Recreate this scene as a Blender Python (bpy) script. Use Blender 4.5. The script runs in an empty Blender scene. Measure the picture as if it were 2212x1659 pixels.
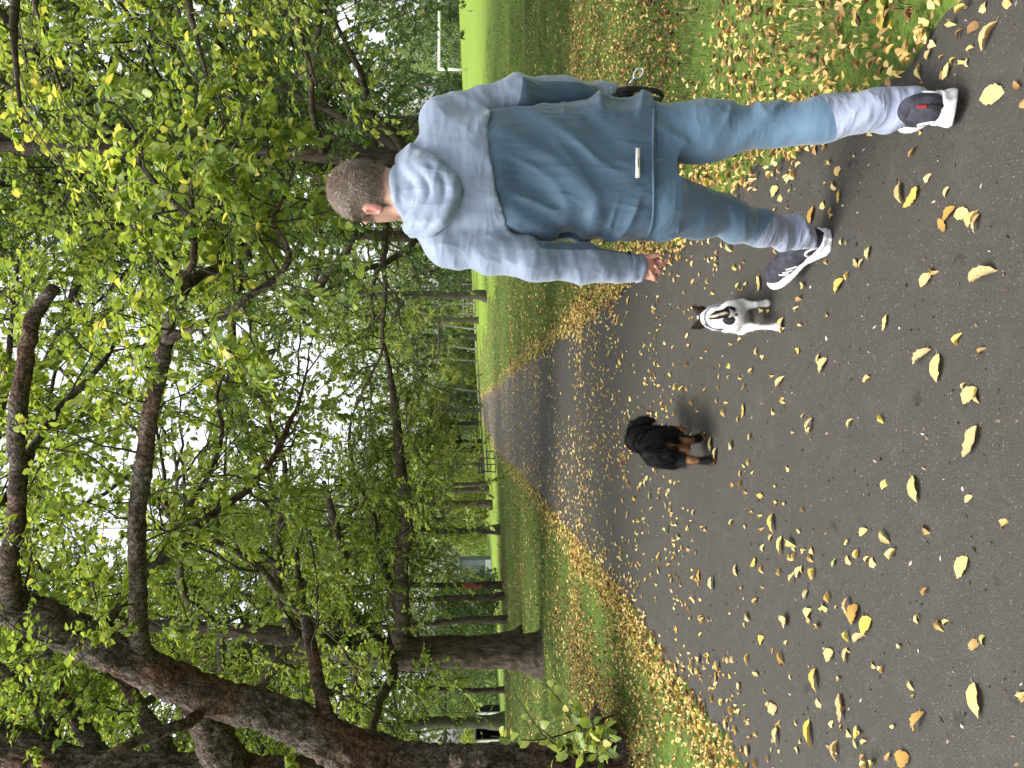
import bpy, math, random
import numpy as np

# ------------------------------------------------------------------ camera, world, sun, exposure
SC = bpy.context.scene
COL = SC.collection
EYE, FPX, VH = 1.4, 760.0, 466.0           # eye height (m), focal length in pixels, horizon row
PITCH = math.atan((512.0 - VH) / FPX)
cam_data = bpy.data.cameras.new("camera")
cam = bpy.data.objects.new("camera", cam_data)
COL.objects.link(cam)
SC.camera = cam
cam_data.sensor_fit = 'HORIZONTAL'
cam_data.sensor_width = 36.0
cam_data.lens = FPX / 1024.0 * 36.0
cam_data.clip_start = 0.05
cam_data.clip_end = 1500.0
from mathutils import Matrix, Vector
_cp, _sp = math.cos(PITCH), math.sin(PITCH)
# the photograph lies on its side: its right edge is the ground, its top edge is the walker's right
cam.matrix_world = Matrix(((0, 1, 0, 0), (-_sp, 0, -_cp, 0), (-_cp, 0, _sp, EYE), (0, 0, 0, 1)))

SUN_DIR = Vector((-0.42, -0.10, 0.90)).normalized()    # towards the sun
world = bpy.data.worlds.new("World")
SC.world = world
world.use_nodes = True
wn, wl = world.node_tree.nodes, world.node_tree.links
wn.clear()
w_out = wn.new('ShaderNodeOutputWorld')
w_bg = wn.new('ShaderNodeBackground')
w_bg.inputs['Strength'].default_value = 0.15
w_sky = wn.new('ShaderNodeTexSky')
w_sky.sky_type = 'NISHITA'
w_sky.sun_disc = False
w_sky.sun_elevation = math.asin(SUN_DIR.z)
w_sky.sun_rotation = math.atan2(SUN_DIR.x, SUN_DIR.y)
w_sky.air_density = 1.0
w_sky.dust_density = 4.0
w_hsv = wn.new('ShaderNodeHueSaturation')
w_hsv.inputs['Saturation'].default_value = 0.22        # thin white overcast
wl.new(w_sky.outputs[0], w_hsv.inputs['Color'])
wl.new(w_hsv.outputs[0], w_bg.inputs['Color'])
wl.new(w_bg.outputs[0], w_out.inputs[0])
sun_data = bpy.data.lights.new("sun", 'SUN')
sun_data.energy = 1.5
sun_data.angle = math.radians(26)
sun_data.color = (1.0, 0.95, 0.86)
sun = bpy.data.objects.new("sun", sun_data)
COL.objects.link(sun)
sun.rotation_euler = SUN_DIR.to_track_quat('Z', 'Y').to_euler()
SC.view_settings.view_transform = 'Standard'
SC.view_settings.look = 'None'
SC.view_settings.gamma = 1.0
SC.view_settings.use_curve_mapping = False
SC.view_settings.exposure = 1.45
SC.render.engine = 'CYCLES'
SC.cycles.use_denoising = True
SC.cycles.max_bounces = 10
SC.cycles.diffuse_bounces = 4
SC.cycles.transmission_bounces = 8
SC.cycles.glossy_bounces = 2
SC.cycles.caustics_reflective = False
SC.cycles.caustics_refractive = False

# ------------------------------------------------------------------ helpers
KD = 1024.0 / 2212.0
def px(x, y, Y):
    """point at depth Y seen at (x, y) of the photo (2212 px wide as it lies on its side)"""
    a = (768.0 - y * KD - 384.0) / FPX
    b = (x * KD - 512.0) / FPX
    t = Y / (_cp - b * _sp)
    return np.array((a * t, Y, EYE + t * (-_sp - b * _cp)))

def sstep(a, b, v):
    t = np.clip((np.asarray(v, float) - a) / (b - a), 0, 1)
    return t * t * (3 - 2 * t)

def terrain(X, Y):
    X = np.asarray(X, float); Y = np.asarray(Y, float)
    s = sstep(9, 58, Y)
    return 0.05 * np.clip(X, -26, 55) * s + 0.012 * np.sin(X * 1.3 + Y * .4) * sstep(2.2, 4, np.abs(X + .6)) + 0.02 * np.sin(X * .5 + 1) * np.sin(Y * .37)*sstep(3, 7, np.abs(X + .6))

def ground(x, y):
    a = (768.0 - y * KD - 384.0) / FPX
    b = (x * KD - 512.0) / FPX
    d = np.array((a, _cp - b * _sp, -_sp - b * _cp))
    lo = 0.5
    t = np.geomspace(0.8, 400, 6000)
    P = d[None] * t[:, None] + np.array((0, 0, EYE))
    h = P[:, 2] - terrain(P[:, 0], P[:, 1])
    i = int(np.argmax(h < 0))
    if h[i] >= 0:
        i = 5300
    return P[i]

PR_Y = [-6, 2.6, 4, 6.7, 9, 12.8, 27, 50, 74, 90]
PR_X = [1.2, 1.10, 1.06, .93, .82, .70, .28, -.55, -1.2, -1.5]
PL_Y = [-6, 4, 6.7, 17.5, 38, 55, 85, 95]
PL_X = [-2.15, -2.02, -1.96, -2.28, -3.4, -3.65, -3.4, -3.3]
def path_r(Y): return np.interp(Y, PR_Y, PR_X)
def path_l(Y): return np.interp(Y, PL_Y, PL_X)

def hash01(i, j, k, seed):
    n = (i * 374761393 + j * 668265263 + k * 2147483647 + seed * 1274126177) & 0xffffffff
    n = ((n ^ (n >> 13)) * 1274126177) & 0xffffffff
    n = n ^ (n >> 16)
    return (n & 0xffff) / 65535.0
def vnoise(P, f, seed=0):
    """smooth value noise in -1..1 at points P (n,3)"""
    Q = np.asarray(P, float) * f
    I = np.floor(Q).astype(np.int64); F = Q - I
    F = F * F * (3 - 2 * F)
    r = 0
    for a in (0, 1):
        wa = F[..., 0] if a else 1 - F[..., 0]
        for b in (0, 1):
            wb = F[..., 1] if b else 1 - F[..., 1]
            for c in (0, 1):
                wc = F[..., 2] if c else 1 - F[..., 2]
                r = r + wa * wb * wc * hash01(I[..., 0] + a, I[..., 1] + b, I[..., 2] + c, seed)
    return r * 2 - 1
def fbm(P, f, o=3, seed=0):
    r = 0; amp = 1; tot = 0
    for k in range(o):
        r = r + amp * vnoise(P, f * 2 ** k, seed + 17 * k); tot += amp; amp *= .5
    return r / tot

def mesh_from(name, V, faces, smooth=True, attrs=None):
    """faces: list of (n,m) int arrays"""
    V = np.ascontiguousarray(V, dtype=np.float32)
    me = bpy.data.meshes.new(name)
    if not isinstance(faces, (list, tuple)):
        faces = [faces]
    faces = [np.asarray(f, dtype=np.int32) for f in faces if len(f)]
    nl = sum(f.size for f in faces); nf = sum(len(f) for f in faces)
    me.vertices.add(len(V)); me.vertices.foreach_set('co', V.ravel())
    me.loops.add(nl); me.polygons.add(nf)
    me.loops.foreach_set('vertex_index', np.concatenate([f.ravel() for f in faces]))
    tot = np.concatenate([np.full(len(f), f.shape[1], np.int32) for f in faces])
    st = np.concatenate(([0], np.cumsum(tot)[:-1])).astype(np.int32)
    me.polygons.foreach_set('loop_start', st)
    me.polygons.foreach_set('loop_total', tot)
    me.polygons.foreach_set('use_smooth', np.full(nf, smooth))
    for nm, arr in (attrs or {}).items():
        arr = np.asarray(arr, np.float32)
        if arr.ndim == 1:
            at = me.attributes.new(nm, 'FLOAT', 'POINT'); at.data.foreach_set('value', arr)
        else:
            if arr.shape[1] == 3:
                arr = np.concatenate([arr, np.ones((len(arr), 1), np.float32)], 1)
            at = me.attributes.new(nm, 'FLOAT_COLOR', 'POINT'); at.data.foreach_set('color', np.ascontiguousarray(arr).ravel())
    me.update(calc_edges=True)
    return me

def put(name, me, mat=None, parent=None, loc=None, rotz=None, kind=None):
    o = bpy.data.objects.new(name, me)
    COL.objects.link(o)
    if mat is not None and me is not None and len(me.materials) == 0:
        me.materials.append(mat)
    if parent is not None:
        o.parent = parent
    if loc is not None:
        o.location = loc
    if rotz is not None:
        o.rotation_euler = (0, 0, rotz)
    if kind:
        o['kind'] = kind
    return o

def tag(o, label, cat=None, group=None):
    o['label'] = label
    if cat: o['category'] = cat
    if group: o['group'] = group
    return o

def thing(name, label, cat, loc=(0, 0, 0), rotz=0, group=None):
    o = put(name, None, loc=tuple(float(c) for c in loc), rotz=float(rotz))
    return tag(o, label, cat, group)

def rel(V, root):
    return np.asarray(V) - np.array(root)

class MB:
    """collects simple solids into one mesh"""
    def __init__(s): s.v = []; s.q = []; s.t = []; s.n = 0
    def add(s, V, Q=(), T=()):
        V = np.asarray(V, float)
        s.v.append(V)
        if len(Q): s.q.append(np.asarray(Q) + s.n)
        if len(T): s.t.append(np.asarray(T) + s.n)
        s.n += len(V)
    def box(s, c, d, R=None):
        x, y, z = [k / 2 for k in d]
        V = np.array([(i * x, j * y, k * z) for i in (-1, 1) for j in (-1, 1) for k in (-1, 1)], float)
        if R is not None: V = V @ np.asarray(R).T
        s.add(V + np.asarray(c, float), [(0, 1, 3, 2), (4, 6, 7, 5), (0, 4, 5, 1), (2, 3, 7, 6), (0, 2, 6, 4), (1, 5, 7, 3)])
    def tube(s, pts, rad, sides=8, caps=True, disp=None):
        V, Q, T = tube(pts, rad, sides, caps, disp)
        s.add(V, Q, T)
    def mesh(s, name, smooth=True, attrs=None):
        f = []
        if s.q: f.append(np.concatenate(s.q))
        if s.t: f.append(np.concatenate(s.t))
        return mesh_from(name, np.concatenate(s.v), f, smooth, attrs)

def resample(pts, rad, step):
    pts = np.asarray(pts, float); rad = np.asarray(rad, float)
    # Catmull-Rom
    P = np.vstack([2 * pts[0] - pts[1], pts, 2 * pts[-1] - pts[-2]])
    out = []; ro = []
    for i in range(len(pts) - 1):
        L = np.linalg.norm(pts[i + 1] - pts[i]); n = max(2, int(math.ceil(L / step)))
        t = np.linspace(0, 1, n, endpoint=False)[:, None]
        p0, p1, p2, p3 = P[i], P[i + 1], P[i + 2], P[i + 3]
        out.append(.5 * (2 * p1 + (p2 - p0) * t + (2 * p0 - 5 * p1 + 4 * p2 - p3) * t ** 2 + (3 * p1 - p0 - 3 * p2 + p3) * t ** 3))
        ro.append(rad[i] + (rad[i + 1] - rad[i]) * t[:, 0])
    out.append(pts[-1:]); ro.append(rad[-1:])
    return np.vstack(out), np.concatenate(ro)

def tube(pts, rad, sides=8, caps=True, disp=None):
    pts = np.asarray(pts, float); n = len(pts)
    rad = np.full(n, rad, float) if np.isscalar(rad) else np.asarray(rad, float)
    tan = np.gradient(pts, axis=0); tan /= np.linalg.norm(tan, axis=1)[:, None] + 1e-12
    ref = np.array((0, 0, 1.0)) if abs(tan[:, 2]).mean() < .8 else np.array((1.0, 0, 0))
    U = np.cross(tan, ref); U /= np.linalg.norm(U, axis=1)[:, None] + 1e-12
    W = np.cross(tan, U)
    a = np.linspace(0, 2 * math.pi, sides, endpoint=False)
    ring = U[:, None] * np.cos(a)[None, :, None] + W[:, None] * np.sin(a)[None, :, None]
    base = pts[:, None] + ring * rad[:, None, None]
    if disp is not None:
        base = base + ring * disp(base.reshape(-1, 3), rad).reshape(n, sides)[..., None]
    V = base.reshape(-1, 3)
    i = np.arange(n - 1)[:, None] * sides; j = np.arange(sides)[None]
    Q = np.stack([i + j, i + (j + 1) % sides, i + sides + (j + 1) % sides, i + sides + j], -1).reshape(-1, 4)
    T = np.zeros((0, 3), int)
    if caps:
        V = np.vstack([V, pts[:1], pts[-1:]])
        k = np.arange(sides)
        T = np.concatenate([np.stack([np.full(sides, n * sides), (k + 1) % sides, k], -1),
                            np.stack([np.full(sides, n * sides + 1), (n - 1) * sides + k, (n - 1) * sides + (k + 1) % sides], -1)])
    return V, Q, T

def batch(T_v, T_f, P, Xa, Ya, Za, S, rnd):
    """stamp template (k,3) at points P with axes and sizes"""
    n, k = len(P), len(T_v)
    S = np.asarray(S, float).reshape(n, -1)
    if S.shape[1] == 1: S = np.repeat(S, 3, 1)
    V = P[:, None] + Xa[:, None] * (T_v[None, :, 0:1] * S[:, None, 0:1]) + Ya[:, None] * (T_v[None, :, 1:2] * S[:, None, 1:2]) + Za[:, None] * (T_v[None, :, 2:3] * S[:, None, 2:3])
    F = (np.asarray(T_f)[None] + (np.arange(n) * k)[:, None, None]).reshape(-1, np.asarray(T_f).shape[1])
    return V.reshape(-1, 3), F, np.repeat(rnd, k)

def frames(rng, n, up=0.6, nrm=None):
    """random orthonormal frames whose Z leans upward by 'up'"""
    Z = rng.normal(size=(n, 3)); Z /= np.linalg.norm(Z, axis=1)[:, None]
    Z = Z * (1 - up) + np.array((0, 0, up))
    Z /= np.linalg.norm(Z, axis=1)[:, None] + 1e-9
    A = rng.normal(size=(n, 3))
    X = np.cross(A, Z); X /= np.linalg.norm(X, axis=1)[:, None] + 1e-9
    Y = np.cross(Z, X)
    return X, Y, Z

# leaf templates: Y along the midrib, Z up, about 1 long
LEAF2 = (np.array([(0, -.5, 0), (.30, -.05, .07), (0, .5, -.04), (-.30, -.05, .07)]), np.array([(0, 1, 2), (0, 2, 3)]))
def leaf_hi(curl=.1, fold=.12, w=.34, serr=0.0, twist=0.0, rng=None, ny=7):
    ys = np.linspace(-.5, .5, ny); V = []; F = []
    prof = np.sin(np.clip((ys + .5), 0, 1) ** .75 * math.pi) ** .8 * w
    prof[0] = .012; prof[-1] = .004
    for i, (yy, ww) in enumerate(zip(ys, prof)):
        s = 1 + (serr * (1 if i % 2 else -1) if 0 < i < ny - 1 else 0)
        zc = -.6 * curl * (yy * 2) ** 2
        tw = .55 * twist * yy
        for q in (-1, 0, 1):
            dx = q * ww * s; dz = abs(q) * fold * (ww / max(w, .01)) * .55
            V.append((dx * math.cos(tw) - dz * math.sin(tw), yy, zc + dx * math.sin(tw) + dz * math.cos(tw) + (rng.normal() * .018 if rng is not None and q else 0)))
    for i in range(ny - 1):
        for q in (0, 1):
            a = i * 3 + q
            F += [(a, a + 1, a + 4), (a, a + 4, a + 3)]
    # petiole
    b = len(V)
    V += [(-.012, -.5, 0), (.012, -.5, 0), (.0, -.68, .03)]
    F.append((b, b + 2, b + 1))
    return np.array(V), np.array(F)

# ------------------------------------------------------------------ implicit-surface modelling (bodies, clothes, dogs)
class Grid:
    def __init__(s, lo, hi, h):
        s.lo = np.asarray(lo, float); s.h = h
        n = np.ceil((np.asarray(hi, float) - s.lo) / h).astype(int) + 1
        s.n = n; s.D = np.full(n, .5, np.float32)
        s.ax = [s.lo[k] + np.arange(n[k]) * h for k in range(3)]
    def _sl(s, lo, hi):
        a = np.clip(np.floor((np.asarray(lo) - s.lo) / s.h).astype(int), 0, s.n - 1)
        b = np.clip(np.ceil((np.asarray(hi) - s.lo) / s.h).astype(int) + 1, 1, s.n)
        sl = tuple(slice(int(p), int(max(q, p + 1))) for p, q in zip(a, b))
        return sl, s.ax[0][sl[0]][:, None, None], s.ax[1][sl[1]][None, :, None], s.ax[2][sl[2]][None, None, :]
    def op(s, d, sl, k):
        A = s.D[sl]
        if k > 0:
            h = np.clip(.5 + .5 * (A - d) / k, 0, 1)
            s.D[sl] = A * (1 - h) + d * h - k * h * (1 - h)
        else:
            s.D[sl] = np.minimum(A, d)
    def cap(s, a, b, ra, rb, k=.02, sub=False):
        a = np.asarray(a, float); b = np.asarray(b, float)
        m = max(ra, rb) + k + 3 * s.h
        sl, X, Y, Z = s._sl(np.minimum(a, b) - m, np.maximum(a, b) + m)
        e = b - a; L = (e * e).sum() + 1e-12
        t = np.clip(((X - a[0]) * e[0] + (Y - a[1]) * e[1] + (Z - a[2]) * e[2]) / L, 0, 1)
        d = np.sqrt((X - a[0] - e[0] * t) ** 2 + (Y - a[1] - e[1] * t) ** 2 + (Z - a[2] - e[2] * t) ** 2) - (ra + (rb - ra) * t)
        if sub: s.cut(d, sl, k)
        else: s.op(d, sl, k)
    def chain(s, pts, rads, k=.02):
        for i in range(len(pts) - 1): s.cap(pts[i], pts[i + 1], rads[i], rads[i + 1], k)
    def cut(s, d, sl, k):
        A = s.D[sl]; B = -d
        h = np.clip(.5 - .5 * (A - B) / max(k, 1e-6), 0, 1)
        s.D[sl] = A * (1 - h) + B * h + k * h * (1 - h)
    def ell(s, c, r, k=.02, R=None, sub=False):
        c = np.asarray(c, float); r = np.asarray(r, float)
        m = r.max() + k + 3 * s.h
        sl, X, Y, Z = s._sl(c - m, c + m)
        x, y, z = X - c[0], Y - c[1], Z - c[2]
        if R is not None:
            R = np.asarray(R, float)      # columns = local axes in world
            x, y, z = (x * R[0, 0] + y * R[1, 0] + z * R[2, 0], x * R[0, 1] + y * R[1, 1] + z * R[2, 1], x * R[0, 2] + y * R[1, 2] + z * R[2, 2])
        k0 = np.sqrt((x / r[0]) ** 2 + (y / r[1]) ** 2 + (z / r[2]) ** 2)
        k1 = np.sqrt((x / r[0] ** 2) ** 2 + (y / r[1] ** 2) ** 2 + (z / r[2] ** 2) ** 2) + 1e-9
        d = k0 * (k0 - 1) / k1
        if sub: s.cut(d, sl, k)
        else: s.op(d, sl, k)
    def loft(s, zs, cx, cy, rx, ry, k=.02, e=2.3):
        """stack of super-ellipses over z (zs ascending)"""
        zs = np.asarray(zs, float); m = .06
        sl, X, Y, Z = s._sl((min(np.array(cx) - rx) - m, min(np.array(cy) - ry) - m, zs[0] - m), (max(np.array(cx) + rx) + m, max(np.array(cy) + ry) + m, zs[-1] + m))
        z = Z
        CX, CY, RX, RY = [np.interp(z, zs, q) for q in (cx, cy, rx, ry)]
        q = (np.abs((X - CX) / RX) ** e + np.abs((Y - CY) / RY) ** e) ** (1 / e)
        d = (q - 1) * np.minimum(RX, RY)
        d = np.maximum(d, np.maximum(zs[0] - Z, Z - zs[-1]))
        s.op(d, sl, k)
    def disp(s, fn, band=.035):
        m = np.abs(s.D) < band
        I = np.nonzero(m)
        P = np.stack([s.ax[k][I[k]] for k in range(3)], -1)
        s.D[m] += fn(P).astype(np.float32)
    def mesh(s):
        D = s.D
        ins = D < 0
        n = np.array(D.shape)
        c = [slice(0, -1), slice(1, None)]
        cnt = sum(ins[c[a], c[b], c[d]].astype(np.int8) for a in (0, 1) for b in (0, 1) for d in (0, 1))
        act = (cnt > 0) & (cnt < 8)
        idx = -np.ones(act.shape, np.int64)
        I = np.nonzero(act); idx[I] = np.arange(len(I[0]))
        acc = np.zeros((len(I[0]), 3)); w = np.zeros(len(I[0]))
        cor = [(a, b, d) for a in (0, 1) for b in (0, 1) for d in (0, 1)]
        for p in cor:
            for ax in range(3):
                if p[ax]: continue
                q = list(p); q[ax] = 1
                v0 = D[I[0] + p[0], I[1] + p[1], I[2] + p[2]]; v1 = D[I[0] + q[0], I[1] + q[1], I[2] + q[2]]
                m = (v0 < 0) != (v1 < 0)
                t = np.where(m, v0 / np.where(m, v0 - v1, 1), 0)
                pos = np.tile(np.array(p, float), (len(t), 1)); pos[:, ax] += t
                acc += np.where(m[:, None], pos, 0); w += m
        V = (np.stack(I, -1) + acc / w[:, None]) * s.h + s.lo
        Fs = []
        for ax in range(3):
            sl0 = [slice(None)] * 3; sl1 = [slice(None)] * 3
            sl0[ax] = slice(0, -1); sl1[ax] = slice(1, None)
            a, b = ins[tuple(sl0)], ins[tuple(sl1)]
            E = np.nonzero(a != b)
            E = np.stack(E, -1)
            o1, o2 = [(1, 2), (2, 0), (0, 1)][ax]
            ok = (E[:, o1] > 0) & (E[:, o2] > 0) & (E[:, o1] < n[o1] - 1) & (E[:, o2] < n[o2] - 1)
            E = E[ok]
            def cell(d1, d2):
                e = E.copy(); e[:, o1] -= d1; e[:, o2] -= d2
                return idx[e[:, 0], e[:, 1], e[:, 2]]
            q = np.stack([cell(1, 1), cell(0, 1), cell(0, 0), cell(1, 0)], -1)
            flip = ~a[E[:, 0], E[:, 1], E[:, 2]]
            q[flip] = q[flip][:, ::-1]
            Fs.append(q)
        return V, np.concatenate(Fs)

def submesh(V, F, keep):
    f = F[keep]
    u, inv = np.unique(f, return_inverse=True)
    return V[u], inv.reshape(f.shape)

def normals(V, F):
    a, b, c, d = [V[F[:, k]] for k in range(4)]
    n = np.cross(c - a, d - b)
    N = np.zeros_like(V)
    for k in range(4): np.add.at(N, F[:, k], n)
    return N / (np.linalg.norm(N, axis=1)[:, None] + 1e-12)

def smooth_mesh(V, F, it=2, lam=.5):
    e = np.concatenate([F[:, [0, 1]], F[:, [1, 2]], F[:, [2, 3]], F[:, [3, 0]]])
    for _ in range(it):
        S = np.zeros_like(V); c = np.zeros(len(V))
        np.add.at(S, e[:, 0], V[e[:, 1]]); np.add.at(c, e[:, 0], 1)
        np.add.at(S, e[:, 1], V[e[:, 0]]); np.add.at(c, e[:, 1], 1)
        V = V + lam * (S / c[:, None] - V)
    return V

def strands(rng, V, N, flow, n, length, width, sel=None, lift=.35, color=None):
    """short bent hair blades on a surface: flow = function(P)->direction"""
    I = np.arange(len(V)) if sel is None else np.nonzero(sel)[0]
    i = rng.choice(I, n)
    P = V[i] + rng.normal(size=(n, 3)) * .002; Nn = N[i]
    D = flow(P); D = D - Nn * (D * Nn).sum(1)[:, None]
    D += rng.normal(size=(n, 3)) * .22
    D = D / (np.linalg.norm(D, axis=1)[:, None] + 1e-9)
    L = length * rng.uniform(.6, 1.25, n)[:, None]
    S = np.cross(Nn, D); S /= np.linalg.norm(S, axis=1)[:, None] + 1e-9
    W = width * rng.uniform(.7, 1.2, n)[:, None]
    m = P + (D * .55 + Nn * lift) * L; e = P + (D + Nn * lift * .75) * L
    VV = np.stack([P - S * W - Nn * .001, P + S * W - Nn * .001, m + S * W * .7, m - S * W * .7, e], 1).reshape(-1, 3)
    b = (np.arange(n) * 5)[:, None]
    Q = b + np.array([[0, 1, 2, 3]]); T = b + np.array([[3, 2, 4]])
    at = {'rnd': np.repeat(rng.uniform(0, 1, n), 5)}
    if color is not None: at['Col'] = np.repeat(color(V[i]), 5, 0)
    return VV, [Q, T], at
# ------------------------------------------------------------------ materials
def _n(nt, t, **kw):
    n = nt.nodes.new(t)
    for k, v in kw.items(): setattr(n, k, v)
    return n
def mat(name, col=(.5, .5, .5), rough=.6, spec=.3, noise=(), bump=(), attr=None, ramp=None, rnd='rnd', transl=0.0, sheen=0.0, metal=0.0, speck=None):
    m = bpy.data.materials.new(name); m.use_nodes = True
    nt = m.node_tree; L = nt.links
    b = nt.nodes['Principled BSDF']; out = nt.nodes['Material Output']
    b.inputs['Roughness'].default_value = rough
    b.inputs['Specular IOR Level'].default_value = spec
    b.inputs['Metallic'].default_value = metal
    if sheen:
        b.inputs['Sheen Weight'].default_value = sheen
    geo = _n(nt, 'ShaderNodeNewGeometry')
    tc = _n(nt, 'ShaderNodeTexCoord')
    src = None
    if ramp:
        if rnd == 'object':
            r = _n(nt, 'ShaderNodeObjectInfo').outputs['Random']
        else:
            a = _n(nt, 'ShaderNodeAttribute', attribute_name=rnd); r = a.outputs['Fac']
        cr = _n(nt, 'ShaderNodeValToRGB'); el = cr.color_ramp.elements
        while len(el) < len(ramp): el.new(.5)
        for e, (p, c) in zip(el, ramp): e.position = p; e.color = (*c, 1)
        L.new(r, cr.inputs[0]); src = cr.outputs[0]
    elif attr:
        a = _n(nt, 'ShaderNodeAttribute', attribute_name=attr); src = a.outputs['Color']
    def mix(fac, A, Bc, mode='MIX'):
        mx = _n(nt, 'ShaderNodeMix', data_type='RGBA', blend_type=mode)
        if hasattr(fac, 'links'): L.new(fac, mx.inputs[0])
        else: mx.inputs[0].default_value = fac
        if A is None: mx.inputs[6].default_value = (*col, 1)
        else: L.new(A, mx.inputs[6])
        if hasattr(Bc, 'links'): L.new(Bc, mx.inputs[7])
        else: mx.inputs[7].default_value = (*Bc, 1)
        return mx.outputs[2]
    def tex(scale, stretch, detail=4, rough_=.6, kind='noise', coord='pos', warp=0, rot=(0, 0, 0)):
        mp = _n(nt, 'ShaderNodeMapping'); mp.inputs['Scale'].default_value = stretch; mp.inputs['Rotation'].default_value = rot
        vec = tc.outputs['Object'] if coord == 'obj' else geo.outputs['Position']
        if warp:
            wn_ = _n(nt, 'ShaderNodeTexNoise'); wn_.inputs['Scale'].default_value = scale * .45; wn_.inputs['Detail'].default_value = 3
            L.new(vec, wn_.inputs['Vector'])
            vm = _n(nt, 'ShaderNodeVectorMath', operation='MULTIPLY_ADD'); vm.inputs[1].default_value = (warp,) * 3
            L.new(wn_.outputs['Color'], vm.inputs[0]); L.new(vec, vm.inputs[2]); vec = vm.outputs[0]
        L.new(vec, mp.inputs[0])
        if kind == 'noise':
            t = _n(nt, 'ShaderNodeTexNoise'); t.inputs['Scale'].default_value = scale
            t.inputs['Detail'].default_value = detail; t.inputs['Roughness'].default_value = rough_
            L.new(mp.outputs[0], t.inputs['Vector']); return t.outputs['Fac']
        t = _n(nt, 'ShaderNodeTexVoronoi', feature=kind); t.inputs['Scale'].default_value = scale
        L.new(mp.outputs[0], t.inputs['Vector']); return t.outputs['Distance']
    for nz in noise:
        f = tex(nz['s'], nz.get('st', (1, 1, 1)), nz.get('d', 4), .6, nz.get('k', 'noise'), nz.get('c', 'pos'), nz.get('w', 0))
        mr = _n(nt, 'ShaderNodeMapRange'); mr.inputs[1].default_value = nz.get('lo', .35); mr.inputs[2].default_value = nz.get('hi', .65)
        mr.inputs[3].default_value = nz.get('a', 0.0); mr.inputs[4].default_value = nz.get('b', 1.0)
        L.new(f, mr.inputs[0])
        src = mix(mr.outputs[0], src, nz['col'], nz.get('m', 'MIX'))
    if src is None: b.inputs['Base Color'].default_value = (*col, 1)
    else: L.new(src, b.inputs['Base Color'])
    nrm = None
    for bp in bump:
        f = tex(bp['s'], bp.get('st', (1, 1, 1)), bp.get('d', 4), .6, bp.get('k', 'noise'), bp.get('c', 'pos'), bp.get('w', 0), bp.get('rot', (0, 0, 0)))
        if bp.get('ridge'):
            m1 = _n(nt, 'ShaderNodeMath', operation='SUBTRACT'); m1.inputs[1].default_value = .5; L.new(f, m1.inputs[0])
            m2 = _n(nt, 'ShaderNodeMath', operation='ABSOLUTE'); L.new(m1.outputs[0], m2.inputs[0])
            m3 = _n(nt, 'ShaderNodeMath', operation='MULTIPLY_ADD'); m3.inputs[1].default_value = -4.0; m3.inputs[2].default_value = 1.0; L.new(m2.outputs[0], m3.inputs[0])
            m4 = _n(nt, 'ShaderNodeMath', operation='MAXIMUM'); m4.inputs[1].default_value = 0; L.new(m3.outputs[0], m4.inputs[0]); f = m4.outputs[0]
        bn = _n(nt, 'ShaderNodeBump'); bn.inputs['Strength'].default_value = bp.get('str', .5); bn.inputs['Distance'].default_value = bp.get('dist', .01)
        L.new(f, bn.inputs['Height'])
        if nrm is not None: L.new(nrm, bn.inputs['Normal'])
        nrm = bn.outputs[0]
    if nrm is not None: L.new(nrm, b.inputs['Normal'])
    if transl:
        tr = _n(nt, 'ShaderNodeBsdfTranslucent')
        if src is None: tr.inputs[0].default_value = (*col, 1)
        else:
            g = _n(nt, 'ShaderNodeMix', data_type='RGBA', blend_type='MULTIPLY'); g.inputs[0].default_value = 1
            g.inputs[7].default_value = (1.28, 1.2, .68, 1)
            L.new(src, g.inputs[6]); L.new(g.outputs[2], tr.inputs[0])
        ms = _n(nt, 'ShaderNodeMixShader'); ms.inputs[0].default_value = transl
        L.new(b.outputs[0], ms.inputs[1]); L.new(tr.outputs[0], ms.inputs[2]); L.new(ms.outputs[0], out.inputs[0])
    return m

GREEN = [(0, (.12, .19, .05)), (.4, (.24, .34, .075)), (.7, (.39, .46, .10)), (.88, (.58, .56, .15)), (1, (.78, .66, .24))]
DARKG = [(0, (.09, .15, .06)), (.6, (.17, .26, .08)), (.9, (.30, .37, .10)), (1, (.55, .48, .15))]
YELG = [(0, (.18, .25, .06)), (.45, (.33, .41, .09)), (.75, (.53, .53, .14)), (1, (.78, .66, .24))]
M = {}
M['leaf'] = mat('leaf_green', ramp=GREEN, rough=.45, spec=.4, transl=.5)
M['leaf_dark'] = mat('leaf_dark', ramp=DARKG, rough=.45, spec=.4, transl=.35)
M['leaf_yel'] = mat('leaf_yellowing', ramp=YELG, rough=.5, spec=.35, transl=.5)
M['leaf_pale'] = mat('leaf_pale', ramp=[(0, (.13, .2, .08)), (.6, (.24, .33, .13)), (1, (.45, .5, .28))], rough=.5, transl=.35)
M['leaf_wood'] = mat('leaf_wood', ramp=[(0, (.035, .065, .025)), (.5, (.07, .12, .04)), (.85, (.14, .19, .055)), (1, (.32, .30, .10))], rough=.55, transl=.3)
M['leaf_obj'] = mat('leaf_near', ramp=GREEN, rnd='object', rough=.42, spec=.45, transl=.5)
LIT = [(0, (.10, .055, .03)), (.28, (.26, .15, .06)), (.48, (.48, .32, .12)), (.72, (.64, .47, .19)), (.86, (.68, .54, .25)), (.95, (.66, .50, .12)), (1, (.42, .42, .12))]
M['litter'] = mat('fallen_leaves', ramp=LIT, rough=.6, spec=.25, transl=.2)
M['litter_brown'] = mat('fallen_leaves_brown', ramp=[(0, (.06, .03, .018)), (.5, (.16, .08, .04)), (.8, (.32, .19, .08)), (1, (.6, .42, .14))], rough=.65, transl=.12)
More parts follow.
